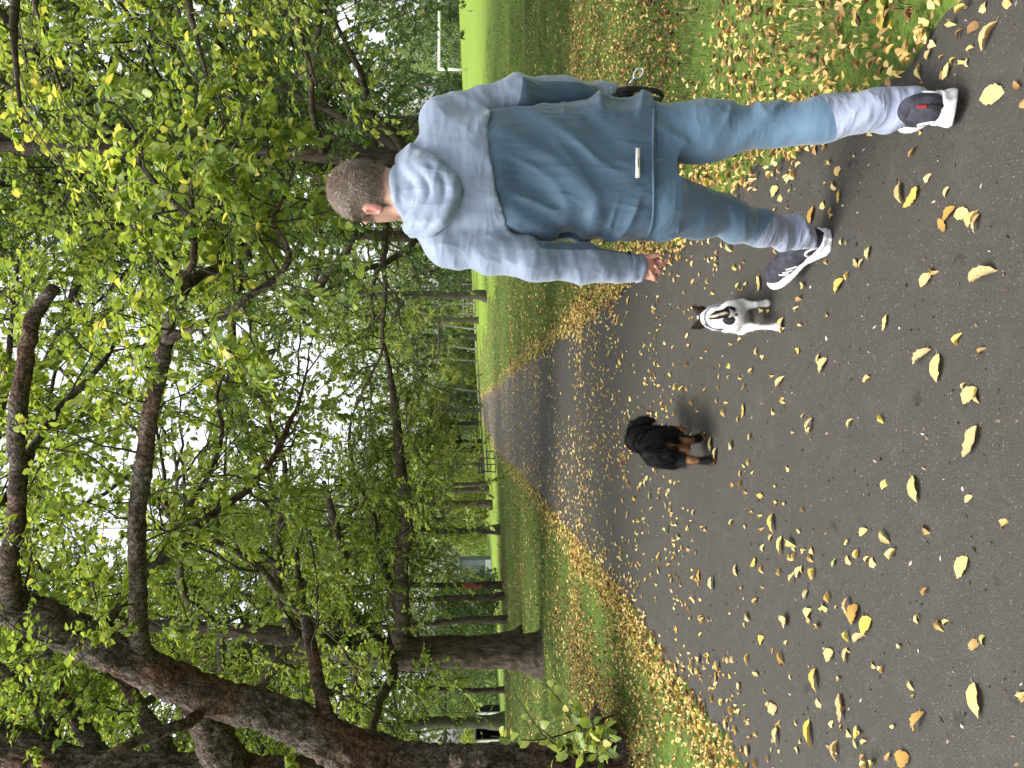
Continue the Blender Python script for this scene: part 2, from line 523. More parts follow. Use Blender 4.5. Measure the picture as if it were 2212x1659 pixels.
M['fallen'] = mat('fallen_leaf', ramp=[(0, (.62, .44, .10)), (.35, (.66, .53, .22)), (.55, (.58, .50, .16)), (.75, (.55, .36, .12)), (.9, (.5, .26, .05)), (1, (.68, .56, .2))], rnd='object', rough=.55, spec=.3, transl=.15,
                noise=[dict(s=60, col=(.30, .18, .06), lo=.55, hi=.75, b=.6, c='obj')], bump=[dict(s=90, str=.35, dist=.003, c='obj')])
M['grass'] = mat('grass_blades', ramp=[(0, (.045, .075, .02)), (.45, (.09, .14, .03)), (.72, (.15, .20, .045)), (.86, (.26, .24, .10)), (1, (.42, .34, .18))], rough=.5, transl=.3)
M['asphalt'] = mat('asphalt', (.049, .0445, .037), rough=.72, spec=.3,
    noise=[dict(s=.9, col=(.041, .038, .034), lo=.4, hi=.7, b=.75, d=5), dict(s=9, col=(.072, .065, .055), lo=.5, hi=.75, b=.55), dict(s=260, col=(.022, .022, .022), lo=.48, hi=.62, b=.7, d=2), dict(s=150, col=(.26, .245, .22), lo=.70, hi=.74, b=.6, d=1), dict(s=2.1, col=(.038, .036, .034), lo=.56, hi=.66, b=.6, d=6), dict(s=7, col=(.022, .019, .015), lo=.655, hi=.70, b=.75, d=5), dict(s=3.3, col=(.034, .036, .022), lo=.66, hi=.74, b=.6, d=5)],
    bump=[dict(s=170, str=.55, dist=.006, d=3), dict(s=6, str=.35, dist=.02)])
M['soil'] = mat('grass_ground', (.115, .17, .034), rough=.95, spec=.1,
    noise=[dict(s=.45, col=(.10, .16, .03), lo=.35, hi=.65), dict(s=7, col=(.05, .08, .02), lo=.45, hi=.7, b=.7), dict(s=2.6, col=(.085, .06, .032), lo=.52, hi=.66, b=.55, d=5), dict(s=.22, col=(.17, .11, .045), lo=.57, hi=.68, b=.75, d=6, st=(1, .55, 1)), dict(s=38, col=(.035, .06, .012), lo=.5, hi=.72, b=.6)],
    bump=[dict(s=45, str=.8, dist=.03, d=4), dict(s=9, str=.4, dist=.05)])
M['lawn'] = mat('mown_lawn', (.135, .205, .026), rough=.9, spec=.15,
    noise=[dict(s=.35, col=(.17, .235, .035), lo=.4, hi=.65), dict(s=12, col=(.075, .16, .018), lo=.5, hi=.75, b=.6, st=(.25, 1, 1))], bump=[dict(s=40, str=.6, dist=.03)])
BK = dict(k='noise')
def bark(name, c1, c2, c3, zs=.25, s=14, strg=.9):
    return mat(name, c1, rough=.9, spec=.15, noise=[dict(s=s, st=(1, 1, zs), col=c2, lo=.42, hi=.62, d=6), dict(s=2.3, col=c3, lo=.5, hi=.7, b=.8), dict(s=s * 2.6, st=(1, 1, zs), col=(.012, .010, .008), lo=.56, hi=.68, b=.85, d=3)],
               bump=[dict(s=s, st=(1, 1, zs), str=strg, dist=.05, d=6), dict(s=s * 3, st=(1, 1, zs), str=.6, dist=.02)])
M['bark_old'] = mat('bark_rough', (.165, .14, .115), rough=.92, spec=.12,
    noise=[dict(s=1.6, col=(.17, .085, .052), lo=.48, hi=.66, d=5), dict(s=9, st=(1, 1, .5), col=(.065, .048, .037), lo=.44, hi=.62, d=6), dict(s=26, st=(1, 1, .5), col=(.19, .165, .14), lo=.58, hi=.72, b=.7, d=4), dict(s=14, st=(1, 1, .4), k='DISTANCE_TO_EDGE', w=.42, col=(.012, .009, .007), lo=.0, hi=.14, a=.8, b=0)],
    bump=[dict(s=14, st=(1, 1, .4), k='DISTANCE_TO_EDGE', w=.42, str=.55, dist=.06), dict(s=22, st=(1, 1, .45), str=1.0, dist=.06, d=6)])
M['bark_brown'] = bark('bark_brown', (.095, .075, .058), (.046, .035, .027), (.115, .095, .07), .3, 12)
M['bark_grey'] = bark('bark_grey', (.12, .112, .088), (.07, .064, .05), (.105, .11, .06), .25, 16, .6)
M['bark_pale'] = bark('bark_pale', (.42, .40, .36), (.25, .23, .2), (.5, .48, .44), .3, 14, .4)
M['burr'] = mat('burr_wood', (.13, .075, .045), rough=.9, noise=[dict(s=14, col=(.05, .032, .022), lo=.4, hi=.6, d=5), dict(s=6, col=(.20, .14, .09), lo=.55, hi=.7, b=.7)], bump=[dict(s=24, str=1.0, dist=.04, d=5)])
M['twig'] = mat('twig_bark', (.045, .038, .028), rough=.9, noise=[dict(s=20, col=(.075, .07, .045), lo=.4, hi=.65)])
M['dead'] = mat('dead_wood', (.14, .10, .07), rough=.9, noise=[dict(s=18, st=(1, 1, .3), col=(.05, .035, .025), lo=.4, hi=.6), dict(s=5, col=(.26, .21, .17), lo=.55, hi=.7)], bump=[dict(s=22, str=.7, dist=.02)])
M['white_paint'] = mat('white_paint', (.8, .8, .79), rough=.35, noise=[dict(s=3, col=(.68, .68, .65), lo=.4, hi=.7, b=.5)])
M['black_metal'] = mat('black_metal', (.014, .014, .016), rough=.45, spec=.5, bump=[dict(s=120, str=.1, dist=.002)])
M['red_paint'] = mat('red_mark', (.42, .09, .06), rough=.8, noise=[dict(s=12, col=(.22, .09, .07), lo=.4, hi=.65)])
M['wall_grey'] = mat('grey_panel', (.17, .19, .205), rough=.7, noise=[dict(s=1.2, col=(.13, .15, .165), lo=.4, hi=.65)], bump=[dict(s=5, str=.2, dist=.02)])
M['dark'] = mat('opening_shade', (.008, .008, .008), rough=.9)  # near-black wall colour stands in for the shade inside the open shed

# ------------------------------------------------------------------ the ground
def uneven(lo, hi, c, n, p=2.2):
    t = np.linspace(-1, 1, n); s = np.sign(t) * np.abs(t) ** p
    return np.where(s < 0, c + s * (c - lo), c + s * (hi - c))
gx = uneven(-260, 320, -.5, 230, 2.6); gy = np.concatenate([np.linspace(-12, 14, 90), 14 + (np.linspace(0, 1, 120)[1:] ** 2.2) * 420])
GX, GY = np.meshgrid(gx, gy, indexing='ij')
GZ = terrain(GX, GY)
inside = np.minimum(GX - path_l(GY), path_r(GY) - GX)
GZ = GZ - .07 * sstep(.10, .34, inside) * (GY < 90) - .03
GZ = GZ + .03 * sstep(.2, -.05, inside)
def gridfaces(nx, ny):
    i, j = np.meshgrid(np.arange(nx - 1), np.arange(ny - 1), indexing='ij')
    a = (i * ny + j).ravel()
    return np.stack([a, a + ny, a + ny + 1, a + 1], -1)
Vg = np.stack([GX, GY, GZ], -1).reshape(-1, 3); Fg = gridfaces(len(gx), len(gy))
cen = Vg[Fg].mean(1)
lawn_edge = np.interp(cen[:, 1], [0, 12, 18, 30, 45, 60, 90, 400], [60, 30, 7.0, 4.6, 4.0, 3.0, 1.6, 2.0]) + .6 * np.sin(cen[:, 1] * .5)
lawn = (cen[:, 0] > lawn_edge) | ((cen[:, 0] < -4.5) & (cen[:, 1] > 34) & (cen[:, 1] < 60) & (cen[:, 0] > -22))
gm = mesh_from('ground', Vg, Fg, True)
gm.materials.append(M['soil']); gm.materials.append(M['lawn'])
gm.polygons.foreach_set('material_index', lawn.astype(np.int32))
g_o = put('ground', gm, kind='structure')
tag(g_o, 'grassy park ground strewn with fallen leaves')

# the tarmac path, edges slightly ragged, and the crossing path far ahead
py = np.concatenate([np.arange(-6, 16, .08), np.arange(16, 40, .3), np.arange(40, 96, .8)])
ns = 24
rag = lambda Y, s: .035 * np.sin(Y * 3.1 + s) + .03 * np.sin(Y * 7.7 + 2 * s) + .018 * np.sin(Y * 17 + s)
L_ = path_l(py) + rag(py, 1.0); R_ = path_r(py) + rag(py, 2.3)
tt = np.linspace(0, 1, ns)
PX = L_[:, None] + (R_ - L_)[:, None] * tt[None]; PY = np.repeat(py[:, None], ns, 1)
edge = np.minimum(tt, 1 - tt)[None] * (R_ - L_)[:, None]
PZ = terrain(PX, PY) + .006 + .012 * sstep(0, .9, edge) - .05 * sstep(.04, -.02, edge)
pm = mesh_from('path', np.stack([PX, PY, PZ], -1).reshape(-1, 3), gridfaces(len(py), ns)[:, ::-1], True)
p_o = put('path', pm, M['asphalt'], kind='structure'); tag(p_o, 'grey tarmac path running straight under the trees')
cx_ = np.linspace(-3.2, 60, 120); yy = 91.5 + .045 * cx_ + 2.5 * sstep(0, 60, cx_)
CXm = np.repeat(cx_[:, None], 5, 1); CYm = yy[:, None] + np.linspace(-1.4, 1.4, 5)[None]
cm = mesh_from('crossing_path', np.stack([CXm, CYm, terrain(CXm, CYm) + .03], -1).reshape(-1, 3), gridfaces(len(cx_), 5), True)
cp_o = put('crossing_path', cm, mat('pale_path', (.30, .25, .18), rough=.9, noise=[dict(s=2, col=(.22, .18, .13), lo=.4, hi=.6)]), kind='structure')

def gz(x, y):
    """height of whatever lies on top at x, y (path or grass)"""
    x = np.asarray(x, float); y = np.asarray(y, float)
    ins = np.minimum(x - path_l(y), path_r(y) - x)
    z = terrain(x, y)
    return np.where(ins > 0, z + .006 + .012 * sstep(0, .9, ins), z - .0)

# ------------------------------------------------------------------ grass and leaf litter (uncountable: stuff)
R0 = np.random.default_rng(11)
def scatter(n, x0, x1, y0, y1, dens, ypow=1.6):
    """n candidates, denser near the camera, thinned by dens(x,y) in 0..1"""
    u = R0.uniform(0, 1, n) ** ypow
    y = y0 + (y1 - y0) * u
    x = R0.uniform(x0, x1, n)
    k = R0.uniform(0, 1, n) < dens(x, y)
    return x[k], y[k]
def off(x, y):      # signed distance outside the path (positive = verge)
    return np.maximum(path_l(y) - x, x - path_r(y))
def pn(x, y, f, s): return vnoise(np.stack([x, y, np.zeros_like(x)], -1), f, s)
def infr(x, y, m=.9): return np.abs(x) < (y * .53 + m)

def d_grass(x, y):
    o = off(x, y)
    return (o > .03) * infr(x, y) * np.clip(.55 + 1.1 * pn(x, y, 1.6, 3) + .2 * sstep(.35, .8, o), .04, 1) * np.where(o < .3, .3, 1)
def blades(x, y, hgt, wid, name):
    n = len(x); z = terrain(x, y) - .012
    a = R0.uniform(0, 2 * math.pi, n); l = R0.uniform(.15, .8, n)
    h = hgt * R0.uniform(.5, 1.3, n)
    dx, dy = np.cos(a), np.sin(a)
    P = np.stack([x, y, z], -1); D = np.stack([dx, dy, 0 * dx], -1); S = np.stack([-dy, dx, 0 * dx], -1) * (wid * R0.uniform(.6, 1.3, n))[:, None]
    up = np.array((0, 0, 1.0))
    m = P + D * (l * h * .35)[:, None] + up * (h * .6)[:, None]; e = P + D * (l * h)[:, None] + up * (h * (1 - .35 * l))[:, None]
    V = np.stack([P - S, P + S, m + S * .7, m - S * .7, e], 1).reshape(-1, 3)
    b = (np.arange(n) * 5)[:, None]
    me = mesh_from(name, V, [b + np.array([[0, 1, 2, 3]]), b + np.array([[3, 2, 4]])], True, {'rnd': np.repeat(np.clip(R0.uniform(0, 1, n) * .85 + .28 * pn(x, y, 2.1, 9), 0, 1), 5)})
    return me
x1, y1 = scatter(340000, -7, 7, 1.5, 14, d_grass, 1.35)
x2, y2 = scatter(95000, -16, 16, 13, 36, d_grass, 1.3)
o = put('grass', blades(x1, y1, .072, .0022, 'grass'), M['grass'], kind='stuff'); tag(o, 'short green grass on the verges beside the path', 'grass')
o = put('grass', blades(x2, y2, .07, .006, 'grass_far'), M['grass'], kind='stuff'); tag(o, 'grass further along both sides of the path', 'grass')

LV = [leaf_hi(curl=c, fold=f, w=w, serr=.12, twist=t, rng=np.random.default_rng(k), ny=5) for k, (c, f, w, t) in enumerate([(.25, .25, .27, .6), (-.35, .4, .22, 1.2), (.45, .5, .18, -1.6), (-.15, .8, .22, 2.2), (.5, .15, .30, .4)])]
def litter(x, y, size, name, matname, label, lift=.012, lowpoly=False, yellow=None, zz=None):
    n = len(x)
    z = (gz(x, y) if zz is None else zz) + lift + R0.uniform(0, .02, n) * (off(x, y) > 0)
    P = np.stack([x, y, z], -1)
    X, Y, Z = frames(R0, n, .74)
    S = size * R0.uniform(.55, 1.35, n)
    r = R0.uniform(0, 1, n) if yellow is None else yellow
    Vs, Fs, As, b = [], [], [], 0
    grp = R0.integers(0, 5, n)
    for g in range(5):
        s = grp == g
        if not s.any(): continue
        tv, tf = LEAF2 if lowpoly else LV[g]
        V, F, A = batch(tv, tf, P[s], X[s], Y[s], Z[s], S[s], r[s])
        Vs.append(V); Fs.append(F + b); As.append(A); b += len(V)
    me = mesh_from(name, np.concatenate(Vs), np.concatenate(Fs), True, {'rnd': np.concatenate(As)})
    o = put('leaf_litter', me, M[matname], kind='stuff'); tag(o, label, 'fallen leaves')
    return o
def band(o, a, w): return np.exp(-((o - a) / w) ** 2)
def d_lit(x, y):        # yellow leaves drifted along the path edges and over the verges
    o = off(x, y)
    right = x > 0
    d = np.where(o > -.14, np.where(right & (y < 4.2), .38, .8) * band(o, .08, .17) + .26 * np.clip(.85 + 1.0 * pn(x, y, 1.3, 21), .15, 1.4) * np.exp(-np.maximum(o, 0) / np.where(right, 4.5, 3.2)), 0)
    return d * infr(x, y)
x, y = scatter(125000, -6, 6, 1.6, 10, d_lit, 1.2); litter(x, y, .040, 'litter_near', 'litter', 'yellow and tan leaves drifted along both verges')
x, y = scatter(110000, -12, 12, 9, 24, d_lit, 1.15); litter(x, y, .070, 'litter_mid', 'litter', 'yellow leaves along the verges further ahead', lowpoly=True)
x, y = scatter(50000, -14, 14, 22, 80, lambda x, y: d_lit(x, y) * .8, 1.2); litter(x, y, .11, 'litter_far', 'litter', 'far strips of yellow leaves at the path edges', lowpoly=True)
def d_brown(x, y):
    o = off(x, y)
    left = x < 0
    b = .9 * band(o, 1.35, .5) * left * sstep(14, 7, y) + .45 * band(o, 5.0, .8) * left + .35 * band(o, 9.0, 1.2) * left + (.42 - .27 * sstep(8, 14, y)) * (~left) * np.clip(.45 + pn(x, y, 1.1, 5), 0.05, 1) * np.exp(-np.maximum(o, 0) / 6)
    return b * (o > .15) * infr(x, y)
x, y = scatter(130000, -9, 7, 1.6, 12, d_brown, 1.1); litter(x, y, .038, 'litter_brown_near', 'litter_brown', 'brown curled leaves in the grass near the path')
x, y = scatter(60000, -24, 10, 11, 45, d_brown, 1.1); litter(x, y, .10, 'litter_brown_far', 'litter_brown', 'brown leaf bands under the trees further back', lowpoly=True)
x, y = scatter(26000, -4, 1.6, 9.0, 75, lambda x, y: (off(x, y) < -.03) * np.clip((.42 + .45 * sstep(-.8, -.05, off(x, y)) - .2 * sstep(20, 60, y)) * (1 + 1.2 * pn(x, y, .9, 8)), .05, 1), 1.4)
litter(x, y, .058, 'litter_path_far', 'litter', 'many small yellow leaves on the far stretch of path', lift=.006, lowpoly=True, yellow=R0.uniform(.45, 1, len(x)))
# grit, twig bits and crumbs on the near tarmac
x, y = scatter(7000, -2.1, 1.2, 1.5, 12, lambda x, y: (off(x, y) < 0) * infr(x, y, .1) * .8, 1.5)
n = len(x); X, Y, Z = frames(R0, n, .5); S = (.003 + .02 * R0.uniform(0, 1, n) ** 3)[:, None] * np.array([[.5, 1, .3]])
oct_v = np.array([(1, 0, 0), (-1, 0, 0), (0, 1, 0), (0, -1, 0), (0, 0, 1), (0, 0, -1)]) * .5
oct_f = np.array([(0, 2, 4), (2, 1, 4), (1, 3, 4), (3, 0, 4), (2, 0, 5), (1, 2, 5), (3, 1, 5), (0, 3, 5)])
V, F, A = batch(oct_v, oct_f, np.stack([x, y, gz(x, y) + .002], -1), X, Y, Z, S, R0.uniform(0, 1, n))
o = put('debris', mesh_from('debris', V, F, False, {'rnd': A}), mat('debris', ramp=[(0, (.02, .017, .013)), (.5, (.06, .04, .025)), (.8, (.2, .14, .08)), (1, (.5, .46, .4))], rough=.8), kind='stuff')
tag(o, 'grit and crumbled leaf bits scattered on the tarmac', 'debris')
# ------------------------------------------------------------------ trees
def unit(v):
    v = np.asarray(v, float); return v / (np.linalg.norm(v) + 1e-12)
def wander(rng, p, d, L, n, w, droop):
    pts = [np.asarray(p, float)]; d = unit(d)
    for _ in range(n):
        d = unit(d + rng.normal(size=3) * w + np.array((0, 0, droop)))
        pts.append(pts[-1] + d * L / n)
    return np.array(pts)
def proj(P):
    r = P - np.array((0, 0, EYE))
    dep = r[:, 1] * _cp - r[:, 2] * _sp
    dn = -r[:, 1] * _sp - r[:, 2] * _cp
    return 384 + FPX * r[:, 0] / dep, 512 + FPX * dn / dep, dep
LEAFMESH = []
for k in range(4):
    tv, tf = leaf_hi(curl=[.12, .2, .05, .16][k], fold=[.1, .16, .2, .06][k], w=[.33, .36, .3, .35][k], serr=.08, twist=[.2, -.3, .5, 0][k], rng=np.random.default_rng(k + 40), ny=7)
    me = mesh_from('leaf_shape', tv, tf, True); me.materials.append(M['leaf_obj']); LEAFMESH.append(me)

class Tree:
    def __init__(s, seed):
        s.rng = np.random.default_rng(seed); s.trunk = []; s.limbs = []; s.twigs = []; s.lv = []
    def twig_leaves(s, pts, per, size, droop=.35):
        rng = s.rng; n = per
        t = rng.uniform(.1, 1.02, n); i = np.clip((t * (len(pts) - 1)).astype(int), 0, len(pts) - 2)
        f = t * (len(pts) - 1) - i
        P = pts[i] + (pts[i + 1] - pts[i]) * f[:, None]
        T = pts[i + 1] - pts[i]; T /= np.linalg.norm(T, axis=1)[:, None] + 1e-9
        side = np.cross(T, np.array((0, 0, 1.0))); side *= np.where(rng.uniform(size=n) < .5, -1, 1)[:, None]
        Yd = T * .7 + side * .9 + np.array((0, 0, -droop)) + rng.normal(size=(n, 3)) * .3
        Yd /= np.linalg.norm(Yd, axis=1)[:, None]
        Z0 = np.array((0, 0, 1.0)) + rng.normal(size=(n, 3)) * .45
        X = np.cross(Yd, Z0); X /= np.linalg.norm(X, axis=1)[:, None] + 1e-9
        Z = np.cross(X, Yd)
        S = size * rng.uniform(.6, 1.25, n)
        s.lv.append((P + Yd * S[:, None] * .6, X, Yd, Z, S))
    def spray(s, p, d, L, r, size, ntw, per, droop=-.02, tl=.4):
        """one leafy sub-branch with twigs"""
        rng = s.rng
        b = wander(rng, p, d, L, 5, .22, droop)
        s.twigs.append((b, np.linspace(r, r * .3, 6)))
        for _ in range(ntw):
            t = rng.uniform(.2, 1); i = min(int(t * 5), 4)
            q = b[i] + (b[i + 1] - b[i]) * (t * 5 - i)
            e = unit(unit(b[i + 1] - b[i]) * .7 + rng.normal(size=3) * np.array((.8, .8, .45)))
            w = wander(rng, q, e, tl * L * rng.uniform(.5, 1.2), 3, .2, -.06)
            s.twigs.append((w, np.linspace(r * .38, r * .12, 4)))
            s.twig_leaves(w, per, size)
    def dress(s, pts, step, L, r, size, ntw, per, t0=.1, up=.15, tl=.4):
        """leafy sub-branches all along a limb"""
        rng = s.rng
        seg = np.linalg.norm(np.diff(pts, axis=0), axis=1); tot = seg.sum(); cum = np.concatenate([[0], np.cumsum(seg)])
        q = t0 * tot
        while q < tot:
            i = min(np.searchsorted(cum, q, 'right') - 1, len(seg) - 1)
            p = pts[i] + (pts[i + 1] - pts[i]) * (q - cum[i]) / max(seg[i], 1e-6)
            T = unit(pts[i + 1] - pts[i]); s_ = unit(np.cross(T, rng.normal(size=3)))
            s.spray(p, T * .6 + s_ + np.array((0, 0, up)), L * rng.uniform(.55, 1.2), r, size, ntw, per, tl=tl)
            q += step * rng.uniform(.6, 1.4)
    def crown(s, leader, z0, z1, nl, L0, L1, size, nsub, ntw, per, elev=(.3, .9), r=.06, droop=-.03):
        rng = s.rng; az = rng.uniform(0, 6.28)
        for k in range(nl):
            f = k / max(nl - 1, 1); z = z0 + (z1 - z0) * f
            j = np.argmin(abs(leader[:, 2] - z)); p = leader[j]
            az += 2.4 + rng.normal() * .35
            e = elev[0] + (elev[1] - elev[0]) * f + rng.normal() * .1
            d = np.array((math.cos(az) * math.cos(e), math.sin(az) * math.cos(e), math.sin(e)))
            L = (L0 + (L1 - L0) * f) * rng.uniform(.8, 1.15)
            pts = wander(rng, p, d, L, 8, .16, droop * .6)
            rr = r * (1.25 - .7 * f)
            s.limbs.append((pts, np.linspace(rr, rr * .25, 9)))
            for m in range(nsub):
                t = .22 + .78 * (m + rng.uniform(0, 1)) / nsub; i = min(int(t * 8), 7)
                q = pts[i] + (pts[i + 1] - pts[i]) * (t * 8 - i)
                T = unit(pts[i + 1] - pts[i]); s_ = unit(np.cross(T, rng.normal(size=3)))
                s.spray(q, T * .7 + s_ * .9, L * .38 * rng.uniform(.6, 1.2), rr * .35, size, ntw, per, tl=.5)
    def build(s, name, label, root, barkm, leafm, group=None, detail=False, near=0, sides=10, rndbias=0.0, category='tree', lowleaf=False):
        rng = s.rng; root = np.asarray(root, float)
        T = thing(name, label, category, root, 0, group)
        def dsp(P, rad):
            amp = np.repeat(np.minimum(rad * .2, .05), len(P) // len(rad))
            Q = (P + .03 * np.stack([vnoise(P, 12, 1), vnoise(P, 12, 2), vnoise(P, 12, 3)], -1)) * np.array((1, 1, .5))
            rid = np.abs(vnoise(Q, 13.0, 5)) ** .6; rid2 = np.abs(vnoise(Q, 30.0, 6)) ** .6
            return amp * (.8 * fbm(P, 1.8, 2, 8) + 1.0 * (rid - .4) + .6 * (rid2 - .4))
        for nm, lst in (('trunk', s.trunk), ('limb', s.limbs)):
            for pts, rad in lst:
                big = rad[0] > .1 and detail
                p, r = resample(pts, rad, (.024 if detail == 2 else .05) if big else (.08 if detail else .25))
                if not big:
                    p = p + rng.normal(size=p.shape) * r[:, None] * .10
                V, Q, C = tube(p, r, (80 if detail == 2 else 40) if big else ((16 if detail else 8) if nm == 'limb' else sides), True, dsp if detail else None)
                put(nm, mesh_from(nm, rel(V, root), [Q, C]), barkm, T)
        if s.twigs:
            b = MB()
            for pts, rad in s.twigs: b.tube(pts, rad, 4 if detail == 2 else 3, False)
            me = b.mesh('twigs'); me.vertices.foreach_get
            V = np.concatenate(b.v); me.vertices.foreach_set('co', rel(V, root).astype(np.float32).ravel()); me.update()
            put('twigs', me, M['twig'], T, kind='stuff')
        if s.lv:
            P, X, Y, Z, S = [np.concatenate([l[k] for l in s.lv]) for k in range(5)]
            n = len(P)
            r = np.clip(.5 * rng.uniform(0, 1, n) ** 1.1 + .32 * rng.uniform(0, 1, n) + .22 * fbm(P, .9, 2, 31) + rndbias, 0, 1)
            keep = np.ones(n, bool)
            if near:
                u, v, dep = proj(P)
                sc = np.where((u > 4) & (u < 764) & (v > 4) & (v < 1020) & (dep > .5), S / dep, 0)
                pick = np.argsort(-sc)[:near]; pick = pick[sc[pick] > 0]
                keep[pick] = False
                for q, i in enumerate(pick):
                    o = bpy.data.objects.new('leaf', LEAFMESH[q % 4]); COL.objects.link(o); o.parent = T
                    A = np.stack([X[i], Y[i], Z[i]], 1) * S[i]
                    o.matrix_local = Matrix([[*A[k], P[i][k] - root[k]] for k in range(3)] + [[0, 0, 0, 1]])
            k = keep
            V, F, A = batch(*(LVHI if detail and not lowleaf else LEAF2), P[k] - root, X[k], Y[k], Z[k], S[k], r[k])
            put('crown', mesh_from('crown', V, F, True, {'rnd': A}), leafm, T, kind='stuff')
        return T
LVHI = (np.array([(0, -.5, -.02), (.28, -.22, .08), (.30, .12, .07), (0, .5, -.10), (-.30, .12, .07), (-.28, -.22, .08), (0, 0, .02)]), np.array([(6, 0, 1), (6, 1, 2), (6, 2, 3), (6, 3, 4), (6, 4, 5), (6, 5, 0)]))

def copy_tree(src, label, loc, rotz, scale=1.0, group=None, bark_mat=None):
    c = src.copy(); COL.objects.link(c); c.location = loc; c.rotation_euler = (0, 0, rotz); c.scale = (scale,) * 3
    c['label'] = label
    if group: c['group'] = group
    for ch in src.children:
        k = ch.copy(); COL.objects.link(k); k.parent = c
        if bark_mat is not None and ch.name.split('.')[0] in ('trunk', 'limb'):
            pass
    return c

def W(lst):      # [(x, y, Y), ...] of the photo -> world points
    return np.array([px(*p) for p in lst])

# --- the big leaning tree at the left edge
t = Tree(3)
tr = W([(1375, 1728, 6.6), (1330, 1725, 6.6), (1250, 1722, 6.6), (1150, 1718, 6.6), (1050, 1712, 6.6), (950, 1702, 6.6), (850, 1672, 6.55), (760, 1624, 6.5), (590, 1542, 6.4), (417, 1490, 6.3), (208, 1392, 6.2), (35, 1312, 6.1), (-150, 1240, 6.2), (-420, 1180, 6.4)])
t.trunk.append((tr, np.array([0.6364, 0.5160, 0.4300, 0.4042, 0.3870, 0.3526, 0.2752, 0.2021, 0.1548, 0.1462, 0.1479, 0.1479, 0.1118, 0.0430])))
sb = W([(960, 1712, 6.7), (800, 1706, 6.9), (650, 1690, 7.0), (500, 1676, 7.0), (300, 1674, 7.0), (120, 1648, 7.1), (0, 1604, 7.2), (-220, 1520, 7.3), (-450, 1450, 7.4)])
t.trunk.append((sb, np.array([0.2720, 0.2160, 0.1920, 0.1920, 0.1760, 0.1680, 0.1600, 0.1200, 0.0480])))
t.limbs.append((W([(505, 1672, 6.95), (470, 1610, 6.7), (430, 1520, 6.35)]), np.array([.19, .17, .12])))
C = W([(330, 1440, 6.3), (302, 1385, 6.2), (298, 1236, 6.0), (296, 1110, 5.8), (309, 1021, 5.7), (324, 894, 5.5), (349, 785, 5.3), (358, 738, 5.2)])
t.limbs.append((C, np.array([0.1020, 0.0723, 0.0646, 0.0612, 0.0578, 0.0527, 0.0485, 0.0450])))
C1 = W([(358, 738, 5.2), (378, 658, 5.1), (393, 603, 5.0), (418, 567, 4.95), (416, 473, 4.9), (415, 393, 4.85), (458, 320, 4.8), (487, 269, 4.75)])
t.limbs.append((C1, np.array([0.0324, 0.0266, 0.0238, 0.0209, 0.0173, 0.0144, 0.0101, 0.0050])))
C2 = W([(358, 738, 5.2), (385, 724, 5.1), (418, 709, 5.05), (487, 676, 4.95), (538, 640, 4.9), (597, 600, 4.85), (626, 546, 4.8), (590, 480, 4.8), (612, 428, 4.8), (640, 350, 4.8)])
t.limbs.append((C2, np.array([0.0302, 0.0281, 0.0266, 0.0245, 0.0223, 0.0194, 0.0166, 0.0137, 0.0101, 0.0043])))
C3 = W([(416, 473, 4.9), (386, 450, 4.9), (340, 400, 4.9), (305, 356, 4.9), (291, 309, 4.9), (330, 270, 4.95)])
t.limbs.append((C3, np.array([.022, .02, .018, .015, .012, .006])))
C4 = W([(378, 658, 5.1), (420, 600, 5.2), (470, 580, 5.3), (510, 545, 5.4), (540, 500, 5.5)])
t.limbs.append((C4, np.array([.04, .035, .03, .022, .012])))
D = W([(45, 1315, 6.1), (21, 1270, 5.9), (28, 1167, 5.8), (36, 1097, 5.7), (40, 1003, 5.6), (41, 894, 5.5), (51, 803, 5.45), (65, 712, 5.4), (84, 665, 5.4), (118, 622, 5.35)])
t.limbs.append((D, np.array([.09, .074, .068, .064, .060, .055, .051, .048, .045, .040])))
D2 = W([(42, 1003, 5.6), (75, 960, 5.7), (130, 880, 5.8), (180, 830, 5.9), (235, 765, 6.0), (265, 700, 6.1)])
t.limbs.append((D2, np.array([.035, .03, .026, .022, .017, .009])))
E = W([(215, 1380, 6.3), (243, 1333, 6.5), (312, 1247, 6.8), (382, 1180, 7.0), (425, 1135, 7.2), (466, 1105, 7.3), (538, 1054, 7.5), (597, 978, 7.7), (626, 912, 7.9), (648, 861, 8.0), (669, 770, 8.2)])
t.limbs.append((E, np.array([.062, .057, .053, .049, .045, .042, .037, .031, .025, .018, .008])))
E2 = W([(330, 1225, 6.9), (410, 1090, 7.0), (460, 1010, 7.1), (480, 930, 7.2), (470, 850, 7.3), (500, 780, 7.4)])
t.limbs.append((E2, np.array([.03, .026, .023, .019, .014, .007])))
G = W([(715, 1560, 6.45), (698, 1521, 6.6), (682, 1450, 6.9), (662, 1340, 7.3), (645, 1250, 7.7), (640, 1160, 8.0)])
t.limbs.append((G, np.array([.08, .066, .058, .048, .034, .015])))
B1 = W([(370, 1660, 7.0), (340, 1590, 7.2), (302, 1531, 7.4), (281, 1489, 7.6), (230, 1420, 7.9)])
t.limbs.append((B1, np.array([.11, .085, .07, .06, .03])))
B2 = W([(220, 1660, 7.1), (190, 1590, 7.4), (139, 1514, 7.7), (118, 1430, 8.0), (60, 1350, 8.4)])
t.limbs.append((B2, np.array([.09, .075, .062, .05, .02])))
B3 = W([(130, 1650, 7.1), (100, 1560, 7.4), (60, 1500, 7.6), (0, 1440, 7.9), (-80, 1380, 8.2)])
t.limbs.append((B3, np.array([.08, .065, .05, .04, .02])))
F_ = W([(425, 1548, 6.2), (395, 1566, 5.9), (312, 1594, 5.7), (250, 1625, 5.5), (190, 1662, 5.4)])
t.limbs.append((F_, np.array([.05, .04, .036, .032, .028])))
